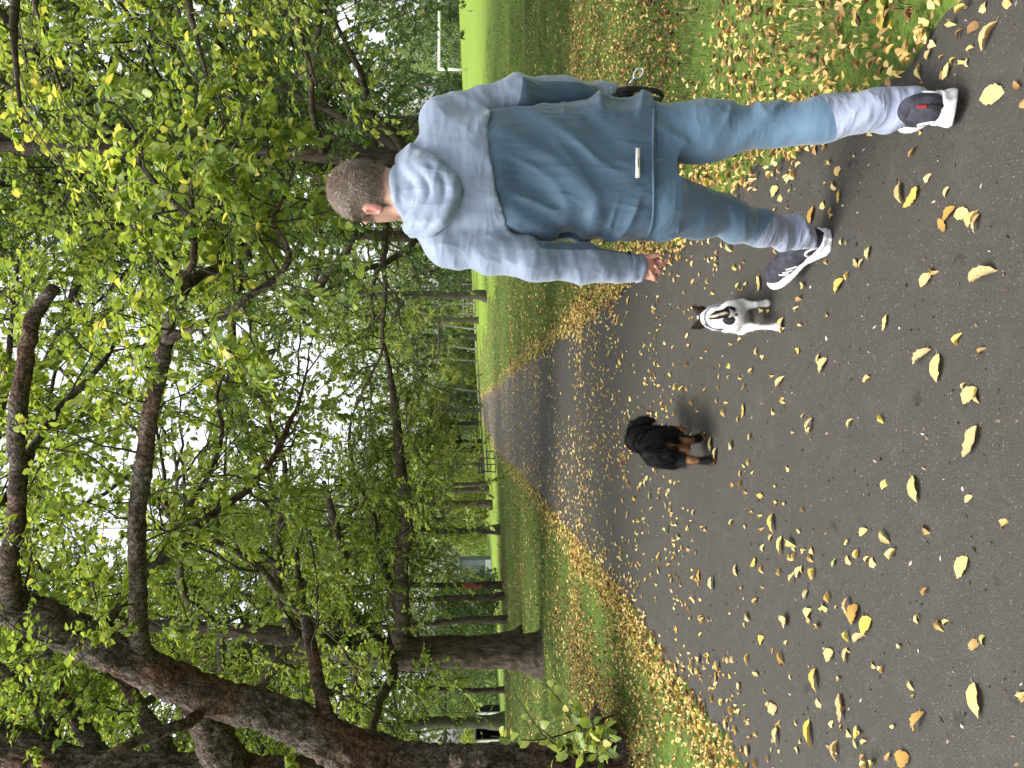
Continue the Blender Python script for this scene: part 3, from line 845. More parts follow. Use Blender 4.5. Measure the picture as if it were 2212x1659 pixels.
K_ = W([(-70, 1275, 6.2), (-50, 1130, 6.8), (-20, 990, 7.5), (10, 850, 8.2), (25, 700, 8.8), (40, 560, 9.3)])
t.limbs.append((K_, np.array([.07, .058, .047, .037, .027, .012]))); t.dress(K_, .12, 1.5, .011, .075, 9, 13, t0=.1)
K2 = W([(-50, 1130, 6.8), (40, 1040, 7.8), (90, 930, 8.8), (120, 800, 9.6), (150, 660, 10.4)])
t.limbs.append((K2, np.array([.04, .034, .028, .02, .01]))); t.dress(K2, .14, 1.4, .011, .075, 9, 13, t0=.15)
for rx, ry, yy in ((1290, 1530, 6.0), (1345, 1600, 5.6), (1255, 1545, 7.6)):      # roots
    e = ground(rx, ry); e = e - np.array((0, 0, .03))
    b = np.array(px(1300, 1715, 6.6)) ; b[2] = .3
    mid = (b + e) / 2; mid[2] = .10
    t.limbs.append((np.array([b, mid, e, e + (e - mid) * .5 - np.array((0, 0, .08))]), np.array([.2, .15, .08, .03])))
for pts, st, L, ntw, per in ((C, .17, .8, 5, 10), (C1, .09, .8, 6, 10), (C2, .10, .75, 6, 10), (C3, .10, .75, 6, 10), (C4, .12, .7, 6, 10), (D2, .13, .8, 6, 11), (E, .14, 1.0, 7, 11), (E2, .12, .9, 6, 11), (G, .2, .8, 6, 11), (B1, .13, 1.1, 7, 12), (B2, .13, 1.1, 7, 12), (B3, .13, 1.1, 7, 12)):
    t.dress(pts, st, L, .009, .067, ntw + 1, per + 2, t0=.12)
t.dress(tr[8:], .19, 1.3, .012, .068, 7, 12, t0=.25); t.dress(sb[4:], .2, 1.3, .012, .068, 7, 12, t0=.2)
T1 = t.build('leaning_tree', 'massive rough-barked leaning tree at the left edge of the path', (tr[0][0], tr[0][1], 0), M['bark_old'], M['leaf'], detail=2, near=300)
for nm, c, s in (('burr', (1020, 1640, 6.36), (.13, .08, .19)),):
    g = Grid(-np.array((.4, .4, .45)), (.4, .4, .45), .014); g.ell((0, 0, 0), s, .03); g.ell((.03, .02, .06), np.array(s) * .6, .05); g.ell((-.02, -.03, -.06), np.array(s) * .62, .05)
    g.disp(lambda P: .05 * fbm(P, 9, 3, 4) + .03 * np.abs(vnoise(P, 26, 5)), .12)
    V, F = g.mesh(); put(nm, mesh_from(nm, V + px(*c) - np.array(T1.location), F), M['bark_old'], T1)
# --- second big tree on the left, its long low limb reaching over the path
t = Tree(8)
b2 = ground(1172, 1413)
Y2 = float(b2[1])
tr = np.array([b2 + (0, 0, -.1), b2 + (0, 0, .12)] + [px(x, y, Y2) for x, y in ((1120, 1410), (1050, 1409), (960, 1409), (900, 1412), (840, 1412), (760, 1405), (640, 1380), (480, 1360), (300, 1350), (100, 1340))])
t.trunk.append((tr, np.array([.52, .40, .315, .295, .28, .275, .25, .21, .17, .13, .10, .04])))
H1 = W([(905, 1412, Y2), (868, 1380, Y2 - .1), (870, 1340, Y2 - .2), (866, 1228, Y2 - .6), (878, 1154, Y2 - .9), (880, 1098, Y2 - 1.1), (866, 1010, Y2 - 1.4), (859, 930, Y2 - 1.6), (845, 821, Y2 - 1.8), (830, 740, Y2 - 2)])
t.limbs.append((H1, np.array([.22, .17, .14, .125, .115, .10, .085, .07, .05, .02])))
H2 = W([(840, 1412, Y2), (790, 1370, Y2), (745, 1300, Y2 - .4), (740, 1200, Y2 - .8), (720, 1120, Y2 - 1.2), (700, 1040, Y2 - 1.6)])
t.limbs.append((H2, np.array([.15, .12, .105, .09, .07, .03])))
H3 = W([(860, 1412, Y2), (800, 1400, Y2), (700, 1330, Y2 + .4), (650, 1260, Y2 + .8), (560, 1190, Y2 + 1.2), (470, 1130, Y2 + 1.6)])
t.limbs.append((H3, np.array([.15, .13, .11, .09, .07, .03])))
H4 = W([(868, 1340, Y2 - .2), (835, 1240, Y2 - .3), (815, 1180, Y2 - .4), (805, 1110, Y2 - .5), (770, 1040, Y2 - .6), (755, 960, Y2 - .7), (760, 890, Y2 - .8)])
t.limbs.append((H4, np.array([.08, .07, .062, .055, .045, .034, .015])))
H5 = W([(820, 1412, Y2), (850, 1450, Y2 - .8), (820, 1520, Y2 - 1.6), (800, 1600, Y2 - 2.4), (790, 1680, Y2 - 3)])
t.limbs.append((H5, np.array([.10, .08, .06, .045, .02])))
H6 = W([(878, 1154, Y2 - .9), (905, 1110, Y2 - 1.4), (915, 1060, Y2 - 1.9), (925, 1010, Y2 - 2.3)])
for pts, st in ((H1, .3), (H2, .26), (H3, .3), (H4, .24), (H5, .22), (H6, .2)):
    t.dress(pts, st * .6, 1.4, .014, .078, 10, 20, t0=.14)
t.crown(tr, 3.4, 11.5, 18, 5.4, 3.6, .080, 9, 9, 21, r=.075); t.dress(tr[5:], .3, 1.5, .014, .080, 9, 18, t0=.05)
t.build('spreading_tree', 'stout dark tree on the left with a long low limb over the path', b2, M['bark_brown'], M['leaf'], detail=True, near=300, lowleaf=True)

# --- tree behind the walker's right shoulder
t = Tree(21)
Y3 = 11.0
b3 = px(905, 340, Y3); b3 = np.array((b3[0], Y3, float(terrain(b3[0], Y3))))
ld = np.array([b3 + (0, 0, -.1), b3 + (0, 0, .9), px(905, 342, Y3), px(860, 345, Y3), px(700, 338, Y3), px(560, 330, Y3), (b3[0] + .1, Y3 + .2, 9.5), (b3[0] - .1, Y3 + .3, 12)])
t.trunk.append((ld, np.array([.26, .17, .14, .10, .085, .075, .05, .02])))
for L in ([(880, 340, Y3), (830, 300, Y3), (760, 265, Y3 + .1), (690, 230, Y3 + .2), (600, 190, Y3 + .3), (450, 140, Y3 + .4)],
          [(885, 336, Y3), (850, 290, Y3 - .3), (800, 240, Y3 - .6), (780, 160, Y3 - 1), (740, 80, Y3 - 1.4), (700, 0, Y3 - 1.8)],
          [(870, 345, Y3), (790, 390, Y3 - .2), (730, 440, Y3 - .4), (660, 500, Y3 - .6), (600, 540, Y3 - .8)],
          [(800, 340, Y3), (700, 290, Y3 + .5), (560, 270, Y3 + .9), (380, 250, Y3 + 1.3)]):
    P = W(L); t.limbs.append((P, np.linspace(.075, .016, len(P)))); t.dress(P, .15, 1.25, .010, .080, 10, 22, t0=.2)
t.crown(ld, 2.6, 11.5, 17, 4.2, 3.2, .082, 9, 9, 22, r=.042)
t.build('roadside_tree', 'tree forking low behind the walker\'s right shoulder', b3, M['bark_brown'], M['leaf_dark'], detail=True, near=300, lowleaf=True)

# --- tree standing just right of the view, only its boughs hang into the top right
t = Tree(33)
b4 = np.array((5.6, 6.4, 0.0)); ld = wander(t.rng, b4 - (0, 0, .1), (0, 0, 1), 10, 8, .04, .05)
t.trunk.append((ld, np.linspace(.32, .05, 9)))
for L in ([(5.5, 6.4, 4.2), (4.4, 6.1, 4.5), (3.4, 5.8, 4.6), (2.6, 5.6, 4.6), (1.9, 5.4, 4.45)], [(5.5, 6.4, 3.6), (4.6, 6.2, 3.75), (3.7, 6.2, 3.7), (3.0, 6.2, 3.6), (2.4, 6.2, 3.45)], [(5.5, 6.4, 3.0), (4.4, 6.8, 3.1), (3.5, 7.2, 3.0), (2.9, 7.5, 2.85)], [(5.5, 6.4, 5), (4.6, 6.9, 5.3), (3.6, 7.3, 5.4), (2.7, 7.7, 5.3)]):
    P = np.array(L, float); t.limbs.append((P, np.linspace(.07, .012, len(P)))); t.dress(P, .12, .9, .009, .070, 6, 11, t0=.2)
t.build('overhanging_tree', 'tree out of view whose leafy boughs hang in above the walker', b4, M['bark_brown'], M['leaf_yel'], detail=True, near=300, rndbias=-.12)

# --- avenue and background trees: four grown kinds, copied
def generic(seed, H, r, z0, L0, size, nl, nsub, ntw, per, fork=False, elev=(.25, 1.0)):
    t = Tree(seed)
    ld = wander(t.rng, (0, 0, -.15), (0, 0, 1), H, 14, .028, .06)
    t.trunk.append((ld[:], np.concatenate([[r * 1.5], np.linspace(r, r * .12, 14)])))
    if fork:
        k = np.argmin(abs(ld[:, 2] - z0)); P = wander(t.rng, ld[k], (.45, .1, 1), H * .45, 7, .1, .02)
        t.limbs.append((P, np.linspace(r * .75, r * .15, 8))); t.dress(P, .5, 1.6, .02, size, 6, 12, t0=.35)
    t.crown(ld, z0 + .2, H * .97, nl, L0, L0 * .58, size, nsub, ntw, per, elev, r=r * .42)
    return t
KINDS = []
spec = [(51, 14.5, .27, 4.2, 5.0, .115, 19, 9, 10, 25, True, 'leaf', 'bark_grey'), (52, 15.5, .27, 3.2, 5.4, .118, 19, 9, 10, 25, False, 'leaf_dark', 'bark_brown'), (53, 13.5, .25, 3.7, 4.6, .115, 19, 9, 10, 25, True, 'leaf_yel', 'bark_grey'), (54, 17, .3, 3.2, 5.8, .12, 20, 9, 10, 25, False, 'leaf', 'bark_brown'),
        (55, 11, .12, 3.2, 2.6, .16, 13, 7, 7, 18, True, 'leaf_pale', 'bark_pale'),
        (56, 15, .135, 3.6, 5.2, .115, 19, 9, 10, 20, False, 'leaf', 'bark_brown')]
def avenue(kind, label, x, y, sc, rot, group, name='avenue_tree', at=None):
    p = ground(x, y) if at is None else np.array(at, float)
    if at is not None: p = np.array((p[0], p[1], float(terrain(p[0], p[1]))))
    if KINDS[kind] is None:
        s = spec[kind]
        T = generic(*s[:10], fork=s[10]).build(name, label, (0, 0, 0), M[s[12]], M[s[11]], group, sides=14)
        KINDS[kind] = T; T.location = tuple(p); T.rotation_euler = (0, 0, rot); T.scale = (sc,) * 3
        return T
    c = copy_tree(KINDS[kind], label, tuple(p), rot, sc, group); c.name = name
    return c
KINDS = [None] * len(spec)
GA = 'trees lining the path'
avenue(0, 'grey-trunked tree on the right verge, nearest to the walker\'s left arm', 1051, 638, .95, 2.6, GA)
avenue(2, 'forked tree on the right verge, second from the walker\'s left arm', 1034, 692, .95, 0.2, GA)
avenue(0, 'mossy forked tree on the right verge, third from the walker\'s left arm', 1029.5, 728, 1.0, 4.2, GA)
avenue(1, 'thick trunk of the twin pair left of the far bench', 1057, 1057, .85, 1.0, GA)
avenue(2, 'thinner trunk of the twin pair left of the far bench', 1054, 1046, .8, 3.3, GA)
avenue(3, 'straight dark trunk left of the twin pair', 1064, 1088, .75, 2.0, GA)
avenue(0, 'pale pair-stemmed tree right of the grey panel', 1081, 1144, .7, 5.0, GA)
avenue(5, 'straight thin trunk right of the dark evergreen bush', 1091, 1288, .95, 0.9, GA)
avenue(5, 'thin dark trunk between the evergreen bush and the stout left tree', 1098, 1338, .9, 2.7, GA)
tm = avenue(5, 'thin trunk with a red painted mark beside the dark bush', 1086, 1264, 1.0, 3.9, GA)
avenue(5, 'thin dark tree between the two big left trees', 0, 0, .85, 5.5, GA, at=(-13.7, 34))
avenue(2, 'leaning trunk just behind the far bench', 1045, 1006, .8, 1.9, GA).rotation_euler[0] = .10
avenue(1, 'tree hidden behind the walker\'s left shoulder', 0, 0, .95, 1.2, GA, at=(4.5, 19.5))
avenue(3, 'tree behind the walker further along the right verge', 0, 0, .9, 3.0, GA, at=(5.6, 29))
avenue(0, 'tree on the left verge behind the stout tree', 0, 0, 1.05, 2.1, GA, at=(-12.2, 22))
avenue(3, 'tall tree on the right behind the walker\'s right arm', 0, 0, 1.05, .5, GA, at=(9.2, 17))
avenue(3, 'tall tree standing right behind the stout left tree', 0, 0, 1.12, .3, GA, at=(-6.75, 19.5))
avenue(3, 'tall tree hidden behind the walker\'s back', 0, 0, 1.08, 3.6, GA, at=(4.55, 15.6))
avenue(0, 'tree crowning the canopy above the stout left tree', 0, 0, 1.15, 1.5, GA, at=(-15.5, 30))
avenue(1, 'dark tree behind the low-forking tree on the right', 0, 0, 1.1, 5.1, GA, at=(8.5, 25))
avenue(3, 'tall tree further back among the right-hand crowns', 0, 0, 1.42, 2.2, GA, at=(10.2, 31))
avenue(3, 'tall tree further back among the left-hand crowns', 0, 0, 1.42, 4.4, GA, at=(-11.6, 33))
GB = 'trees at the back of the park'
R5 = np.random.default_rng(77)
back = [(1040, 967, 1), (1040, 974, 0), (1038, 953, 3), (1031, 914.5, 0), (1027, 885, 2), (1023, 846, 4), (1019, 780, 4), (1016, 755, 4), (999, 711, 4), (1009, 679, 4), (1007, 654, 4), (1052, 1122, 3)]
names = ['left-hand of three grouped trunks right of the far bench', 'middle of three grouped trunks right of the far bench', 'right-hand of three grouped trunks right of the far bench', 'slim trunk at the left end of the far path', 'slim trunk at the middle of the far path end', 'white-stemmed tree where the far path turns', 'white-stemmed tree beside the pale metal railing', 'pale thin stem right of the mossy forked tree', 'pale stem between the second and third verge trees', 'thin pale stem just behind the second verge tree', 'forked white-stemmed tree right of the nearest verge tree', 'ivy-dark trunk far behind the left verge']
for (x, y, k), nm in zip(back, names):
    p = ground(x, y); dd = min(p[1], 78 + R5.uniform(0, 6)); f = dd / p[1]
    avenue(k, nm, 0, 0, R5.uniform(.62, .85) if k < 4 else R5.uniform(.75, .95), R5.uniform(0, 6), GB, 'background_tree', at=(p[0] * f, dd))
wide = [(-34, 62, 3, 'broad tree at the far left back of the park'), (-25, 74, 1, 'dark tree behind the grey panel'), (-17, 84, 3, 'tall tree behind the far end of the left verge'), (-9, 102, 0, 'green tree closing the end of the path on the left'), (-2, 108, 2, 'yellowing tree closing the end of the path'), (6, 106, 3, 'dense tree behind the white-stemmed trees'), (13, 104, 1, 'dark tree behind the right verge trees'), (21, 104, 3, 'tall tree behind the walker at the field edge'), (30, 103, 2, 'tree behind the white goal, left part'), (40, 102, 0, 'tree behind the white goal, right part'), (50, 98, 3, 'tree at the far right field edge'), (-21, 44, 2, 'tree on the left lawn behind the stout tree'), (-16, 36, 0, 'tree shading the left lawn')]
for x, y, k, nm in wide:
    avenue(k, nm, 0, 0, R5.uniform(.9, 1.15), R5.uniform(0, 6), GB, 'background_tree', at=(x, y))
# red painted mark on one trunk
V, Q, Cc = tube(np.array([(0, 0, .9), (0, 0, 1.3), (0, 0, 1.75)]) + np.array((0, 0, 0)), .142, 14, False)
put('red_mark', mesh_from('red_mark', V, Q), M['red_paint'], tm)

# ------------------------------------------------------------------ bushes
def bush_mesh(seed, w, d, h, n, size, lm, cone=False):
    rng = np.random.default_rng(seed)
    a = rng.uniform(0, 2 * math.pi, n); e = rng.uniform(0, 1, n)
    lob = 1 + .22 * np.sin(a * 3 + seed) + .16 * np.sin(a * 5 + 2 * seed) * np.cos(e * 7)
    rr = (.55 + .5 * rng.uniform(0, 1, n) ** .5) * lob
    rad = np.sqrt(np.clip(1 - e ** 2, 0.02, 1)) if not cone else (1.02 - e)
    P = np.stack([np.cos(a) * rad * rr * w / 2, np.sin(a) * rad * rr * d / 2, e * h * (.8 + .25 * lob)], -1)
    P += .18 * h * .4 * np.stack([vnoise(P, 1.2, 1), vnoise(P, 1.2, 2), vnoise(P, 1.2, 3)], -1)
    P[:, 2] = np.clip(P[:, 2], .03, None)
    X, Y, Z = frames(rng, n, .35)
    V, F, A = batch(*LEAF2, P, X, Y, Z, size * rng.uniform(.6, 1.3, n), np.clip(.6 * rng.uniform(0, 1, n) + .35 * fbm(P, 1.4, 2, seed) + .15, 0, 1))
    me = mesh_from('foliage', V, F, True, {'rnd': A}); me.materials.append(M[lm])
    b = MB()
    for k in range(9):
        p = wander(rng, (rng.normal() * w * .06, rng.normal() * d * .06, -.1), (rng.normal() * .5, rng.normal() * .5, 1), h * .8, 4, .15, 0)
        b.tube(p, np.linspace(.035, .01, 5), 4, False)
    ms = b.mesh('stems'); ms.materials.append(M['twig'])
    return me, ms
BM = [bush_mesh(1, 5, 4, 3.4, 9000, .17, 'leaf_wood'), bush_mesh(2, 5, 4, 4.2, 9000, .17, 'leaf_yel'), bush_mesh(3, 6, 4, 3.0, 9000, .18, 'leaf'), bush_mesh(4, 5, 4, 5.0, 9000, .18, 'leaf_pale'), bush_mesh(5, 2.6, 2.6, 2.6, 7000, .12, 'leaf_wood')]
def bush(k, label, x, y, sc, rot, name='bush', group='bushes along the back of the park'):
    b = thing(name, label, 'bush', (x, y, float(terrain(x, y))), rot, group); b.scale = (sc,) * 3
    put('foliage', BM[k][0], None, b, kind='stuff'); put('stems', BM[k][1], None, b)
    return b
bl = [(-40, 66, 0, 'dark bush at the far left back corner'), (-33, 70, 2, 'green bush left of the shed'), (-27, 66, 3, 'pale bush behind the left lawn'), (-21.5, 70, 0, 'dark bush left of the grey panel'), (-13.5, 76, 2, 'green bush right of the grey panel'), (-10, 82, 1, 'yellowish bush behind the ivy-dark trunk'), (-6.5, 96, 3, 'pale variegated bush at the left of the path end'), (-2.5, 99, 0, 'dark bush at the end of the path'), (1.5, 100, 1, 'yellow-green bush right of the path end'), (5, 99, 0, 'dark bush behind the white-stemmed tree'), (9, 99, 2, 'green bush behind the metal railing'), (13, 98, 0, 'dark bush behind the mossy forked tree'), (17, 97, 1, 'yellow bush behind the verge trees'), (21.5, 96, 3, 'straw-coloured bush beside the walker\'s left arm'), (26, 96, 0, 'dark bush behind the walker'), (30.5, 95, 3, 'pale bush left of the white goal'), (36, 95, 0, 'dark bush inside the frame of the white goal'), (41, 94, 3, 'pale grey-green bush above the white goal'), (46, 93, 0, 'dark bush right behind the white goal'), (51, 92, 2, 'green bush at the far right')]
for x, y, k, nm in bl:
    bush(k, nm, x, y, R5.uniform(.95, 1.4), R5.uniform(0, 6))
p = ground(1078, 1308); bush(4, 'round near-black evergreen bush on the left lawn', p[0] * .98, p[1], 1.25, 1.0, 'evergreen_bush')

# the wood closing the park all round: too far to tell its trees apart
R8 = np.random.default_rng(61)
n = 60000
a = R8.uniform(-1.15, 1.15, n); rad = 118 + R8.uniform(0, 16, n)
wx, wy = np.sin(a) * rad, np.cos(a) * rad * .98
topn = 14 + 3.5 * np.sin(a * 23) + 2.5 * np.sin(a * 57 + 1) + 1.5 * np.sin(a * 131)
wz = terrain(wx, wy) - .3 + R8.uniform(0, 1, n) ** .8 * topn
P = np.stack([wx, wy, wz], -1); X, Y, Z = frames(R8, n, .3)
V, F, A = batch(*LEAF2, P, X, Y, Z, R8.uniform(.5, 1.1, n), np.clip(.45 + .5 * fbm(P, .16, 2, 5) + R8.normal(size=n) * .2, 0, 1))
wo_ = put('woodland', mesh_from('woodland', V, F, True, {'rnd': A}), M['leaf_wood'], kind='stuff'); tag(wo_, 'dark green wood closing the park in the far distance', 'wood')
# ------------------------------------------------------------------ things in the park
# bench beside the path
p = ground(1070, 1000); bx, by = p[0] + .1, p[1]
bn = thing('bench', 'black metal bench on the left verge far down the path', 'bench', (bx, by, float(terrain(bx, by))), math.radians(68))
for k, yy in enumerate((-.20, -.08, .04, .16)):
    b = MB(); b.box((0, yy, .45), (1.7, .09, .035)); put('seat_slat', b.mesh('seat_slat', False), M['black_metal'], bn)
for zz in (.62, .74, .86):
    b = MB(); b.box((0, .25 + (zz - .62) * .25, zz), (1.7, .03, .09)); put('back_slat', b.mesh('back_slat', False), M['black_metal'], bn)
for xx in (-.75, .75):
    b = MB(); b.tube([(xx, -.22, 0), (xx, -.20, .43)], .03, 8); b.tube([(xx, .26, 0), (xx, .20, .45), (xx, .34, .95)], .03, 8); b.tube([(xx, -.2, .02), (xx, .25, .02)], .02, 8); b.tube([(xx, -.22, .2), (xx, .22, .4)], .02, 8)
    put('leg_frame', b.mesh('leg_frame'), M['black_metal'], bn)
    b = MB(); b.tube([(xx, -.20, .43), (xx, -.22, .63), (xx, .0, .66), (xx, .25, .64)], .022, 8); put('armrest', b.mesh('armrest'), M['black_metal'], bn)

# white football goal on the lawn, walker's right
gp = ground(991, 152)
gY = 62.0; gX = (768 - 152 * KD - 384) / FPX * gY
gz0 = float(terrain(gX, gY)); gh = 2.35
ga = math.radians(4)
go = thing('goal', 'white football goal frame on the bright lawn', 'goal', (gX, gY, gz0 - .05), ga)
for nm, pts in (('post', [(0, 0, 0), (0, 0, gh)]), ('post', [(7.3, 0, 0), (7.3, 0, gh)]), ('crossbar', [(-.06, 0, gh), (7.36, 0, gh)])):
    b = MB(); b.tube(pts, .11, 14); put(nm, b.mesh(nm), M['white_paint'], go)

# pale metal railing at the back, grey panel, shed
rX, rY = 8.6, 93.0
ra = thing('railing', 'pale grey metal railing in front of the far bushes', 'railing', (rX, rY, float(terrain(rX, rY))), .05)
for k in range(5):
    b = MB(); b.tube([(k * .9, 0, -.1), (k * .9, 0, 1.5)], .05, 8); put('post', b.mesh('post'), M['wall_grey'], ra)
for z in (.35, .8, 1.3):
    b = MB(); b.tube([(-.1, 0, z), (3.7, 0, z)], .04, 8); put('rail', b.mesh('rail'), M['wall_grey'], ra)
gp = px(1046, 1227, 66.0)
w_ = 34 * KD / FPX * 66
g_ = thing('site_cabin', 'small grey cabin wall at the back of the left lawn', 'cabin', (gp[0], 66, float(terrain(gp[0], 66))), .08)
b = MB(); b.box((0, 1.2, 1.35), (w_, 2.4, 2.7)); put('wall', b.mesh('wall', False), M['wall_grey'], g_)
b = MB(); b.box((0, 1.2, 2.76), (w_ + .2, 2.6, .12)); put('roof', b.mesh('roof', False), M['wall_grey'], g_)
b = MB(); b.box((0, -.02, .25), (w_ + .06, .05, .5)); put('plinth', b.mesh('plinth', False), mat('plinth_pale', (.5, .51, .53), rough=.7), g_)
sp = px(1079, 1560, 60.0)
s_ = thing('shed', 'dark open shed beside the big leaning tree', 'shed', (sp[0], 60, float(terrain(sp[0], 60))), -.1)
b = MB(); b.box((.75, -.02, .95), (.16, .16, 1.9)); put('post', b.mesh('post', False), M['white_paint'], s_)
b = MB(); b.box((-1.5, -.02, .95), (.16, .16, 1.9)); put('post', b.mesh('post', False), M['white_paint'], s_)
b = MB(); b.box((-.4, 1.2, .95), (2.2, .1, 1.9)); b.box((.75, .65, .95), (.1, 1.1, 1.9)); b.box((-1.5, .65, .95), (.1, 1.1, 1.9)); put('wall', b.mesh('wall', False), M['dark'], s_)
b = MB(); b.box((-.4, .6, 1.97), (2.7, 1.7, .12)); put('roof', b.mesh('roof', False), mat('shed_roof', (.09, .09, .08), rough=.8), s_)

# leafy sucker shoots at the foot of the leaning tree
R6 = np.random.default_rng(5)
sc_root = ground(1345, 1640)
su = thing('sucker_shoots', 'leafy green shoots sprouting at the foot of the leaning tree', 'shoots', sc_root)
stems = MB(); nleaf = 0
for (ex, ey, eY) in [(1240, 1590, 5.9), (1190, 1640, 5.9), (1300, 1600, 5.6), (1330, 1640, 5.5), (1150, 1560, 6.0), (1110, 1500, 6.1), (1210, 1520, 6.0), (1260, 1640, 5.6), (1060, 1590, 6.0), (1280, 1560, 5.8), (1310, 1560, 5.7), (1340, 1600, 5.4), (1180, 1480, 6.2), (1250, 1500, 6.0)]:
    e = px(ex, ey, eY); a = np.array((sc_root[0] - .1 + R6.normal() * .15, sc_root[1] + .25 + R6.normal() * .2, 0.0))
    mid = (a + e) / 2 + np.array((R6.normal() * .06, R6.normal() * .06, .12))
    P, r = resample(np.array([a, mid, e]), np.array([.011, .007, .003]), .06)
    stems.tube(P, r, 5, False)
    for q in range(13):
        i = int(R6.uniform(.3, 1) * (len(P) - 1)); T_ = unit(P[min(i + 1, len(P) - 1)] - P[max(i - 1, 0)])
        Y_ = unit(np.cross(T_, R6.normal(size=3)) + T_ * .5 + np.array((0, 0, -.15))); X_ = unit(np.cross(Y_, np.array((0, 0, 1.)) + R6.normal(size=3) * .4)); Z_ = np.cross(X_, Y_)
        S = R6.uniform(.07, .12); c = P[i] + Y_ * S * .6
        o = bpy.data.objects.new('leaf', LEAFMESH[q % 4]); COL.objects.link(o); o.parent = su
        A = np.stack([X_, Y_, Z_], 1) * S
        o.matrix_local = Matrix([[*A[k], c[k] - sc_root[k]] for k in range(3)] + [[0, 0, 0, 1]])
ms = stems.mesh('stems'); V = np.concatenate(stems.v); ms.vertices.foreach_set('co', rel(V, sc_root).astype(np.float32).ravel()); ms.update()
put('stems', ms, M['twig'], su)
# ------------------------------------------------------------------ the walker
M['skin'] = mat('skin_and_base', attr='Col', rough=.5, spec=.35, bump=[dict(s=220, str=.12, dist=.002)])
for n_ in M['skin'].node_tree.nodes:
    if n_.type == 'BSDF_PRINCIPLED': n_.inputs['Subsurface Weight'].default_value = .12; n_.inputs['Subsurface Radius'].default_value = (.02, .008, .004); n_.inputs['Subsurface Scale'].default_value = .5
M['hair'] = mat('hair', ramp=[(0, (.10, .07, .046)), (.6, (.13, .092, .060)), (1, (.17, .122, .08))], rough=.45, spec=.5)
M['jk_light'] = mat('jacket_light', (.178, .222, .305), rough=.55, spec=.35, sheen=.25, noise=[dict(s=5, col=(.175, .22, .30), lo=.4, hi=.65, b=.6)], bump=[dict(s=900, str=.12, dist=.001), dict(s=1, st=(13, 6, 5), rot=(0, .35, 0), ridge=True, d=1.5, w=.05, str=.55, dist=.010), dict(s=1, st=(9, 9, 22), rot=(0, -.5, 0), ridge=True, d=1, str=.35, dist=.006)])
M['jk_dark'] = mat('jacket_blue', (.046, .088, .138), rough=.6, spec=.3, sheen=.3, noise=[dict(s=6, col=(.053, .098, .150), lo=.4, hi=.65, b=.6)], bump=[dict(s=900, str=.15, dist=.001), dict(s=1, st=(15, 4, 3), rot=(0, -.55, 0), ridge=True, d=1.5, w=.05, str=.7, dist=.012)])
M['tr_blue'] = mat('trouser_blue', (.068, .123, .184), rough=.65, spec=.25, sheen=.3, noise=[dict(s=7, col=(.077, .136, .20), lo=.4, hi=.65, b=.6)], bump=[dict(s=800, str=.15, dist=.001), dict(s=1, st=(6, 6, 15), rot=(0, .6, 0), ridge=True, d=1.5, w=.05, str=.5, dist=.010)])
M['tr_light'] = mat('trouser_pale', (.205, .232, .315), rough=.6, spec=.3, sheen=.25, bump=[dict(s=800, str=.12, dist=.001), dict(s=1, st=(8, 8, 24), rot=(0, -.5, 0), ridge=True, d=1.5, str=.7, dist=.009), dict(s=1, st=(10, 8, 20), rot=(0, .7, 0), ridge=True, d=1, str=.5, dist=.007)])

YT = 2.50
proot = np.array((.62, YT, 0.0))
person = thing('person', 'person in a pale blue hooded jacket walking away up the path', 'person', proot)
def pmesh(nm, V, F, m, parent=person, attrs=None):
    return put(nm, mesh_from(nm, rel(V, proot), F, True, attrs), m, parent)

def fold(P, across, fa, fl, seed):
    """noise drawn out along the fold direction"""
    a = unit(across); Q = P * fl + ((P @ a) * (fa - fl))[:, None] * a
    n = vnoise(Q, 1.0, seed)
    r = (1 - np.abs(vnoise(Q * .8 + 7.3, 1.0, seed + 2))) ** 4
    return 1.3 * n + .5 * vnoise(Q * 1.9, 1.0, seed + 1) - 1.1 * r + .3
def split(nm, V, F, planes, m_in, m_out, par_in, par_out, nm_in):
    """cut a cloth mesh cleanly along planes; faces inside all planes become their own part"""
    import bmesh
    me = mesh_from('tmp', V, F); bm = bmesh.new(); bm.from_mesh(me)
    for co, no in planes: bmesh.ops.bisect_plane(bm, geom=bm.verts[:] + bm.edges[:] + bm.faces[:], dist=1e-5, plane_co=Vector(co), plane_no=Vector(no))
    res = []
    for ins in (False, True):
        b2 = bm.copy()
        kill = []
        for f_ in b2.faces:
            cc = f_.calc_center_median(); i_ = all((cc - Vector(co)).dot(Vector(no)) > 0 for co, no in planes)
            if i_ != ins: kill.append(f_)
        bmesh.ops.delete(b2, geom=kill, context='FACES')
        for f_ in b2.faces: f_.smooth = True
        for v_ in b2.verts: v_.co -= Vector(proot)
        mm = bpy.data.meshes.new(nm_in if ins else nm); b2.to_mesh(mm); b2.free(); res.append(mm)
    bm.free()
    o = put(nm, res[0], m_out, par_out)
    i = put(nm_in, res[1], m_in, par_in or o)
    return o, i
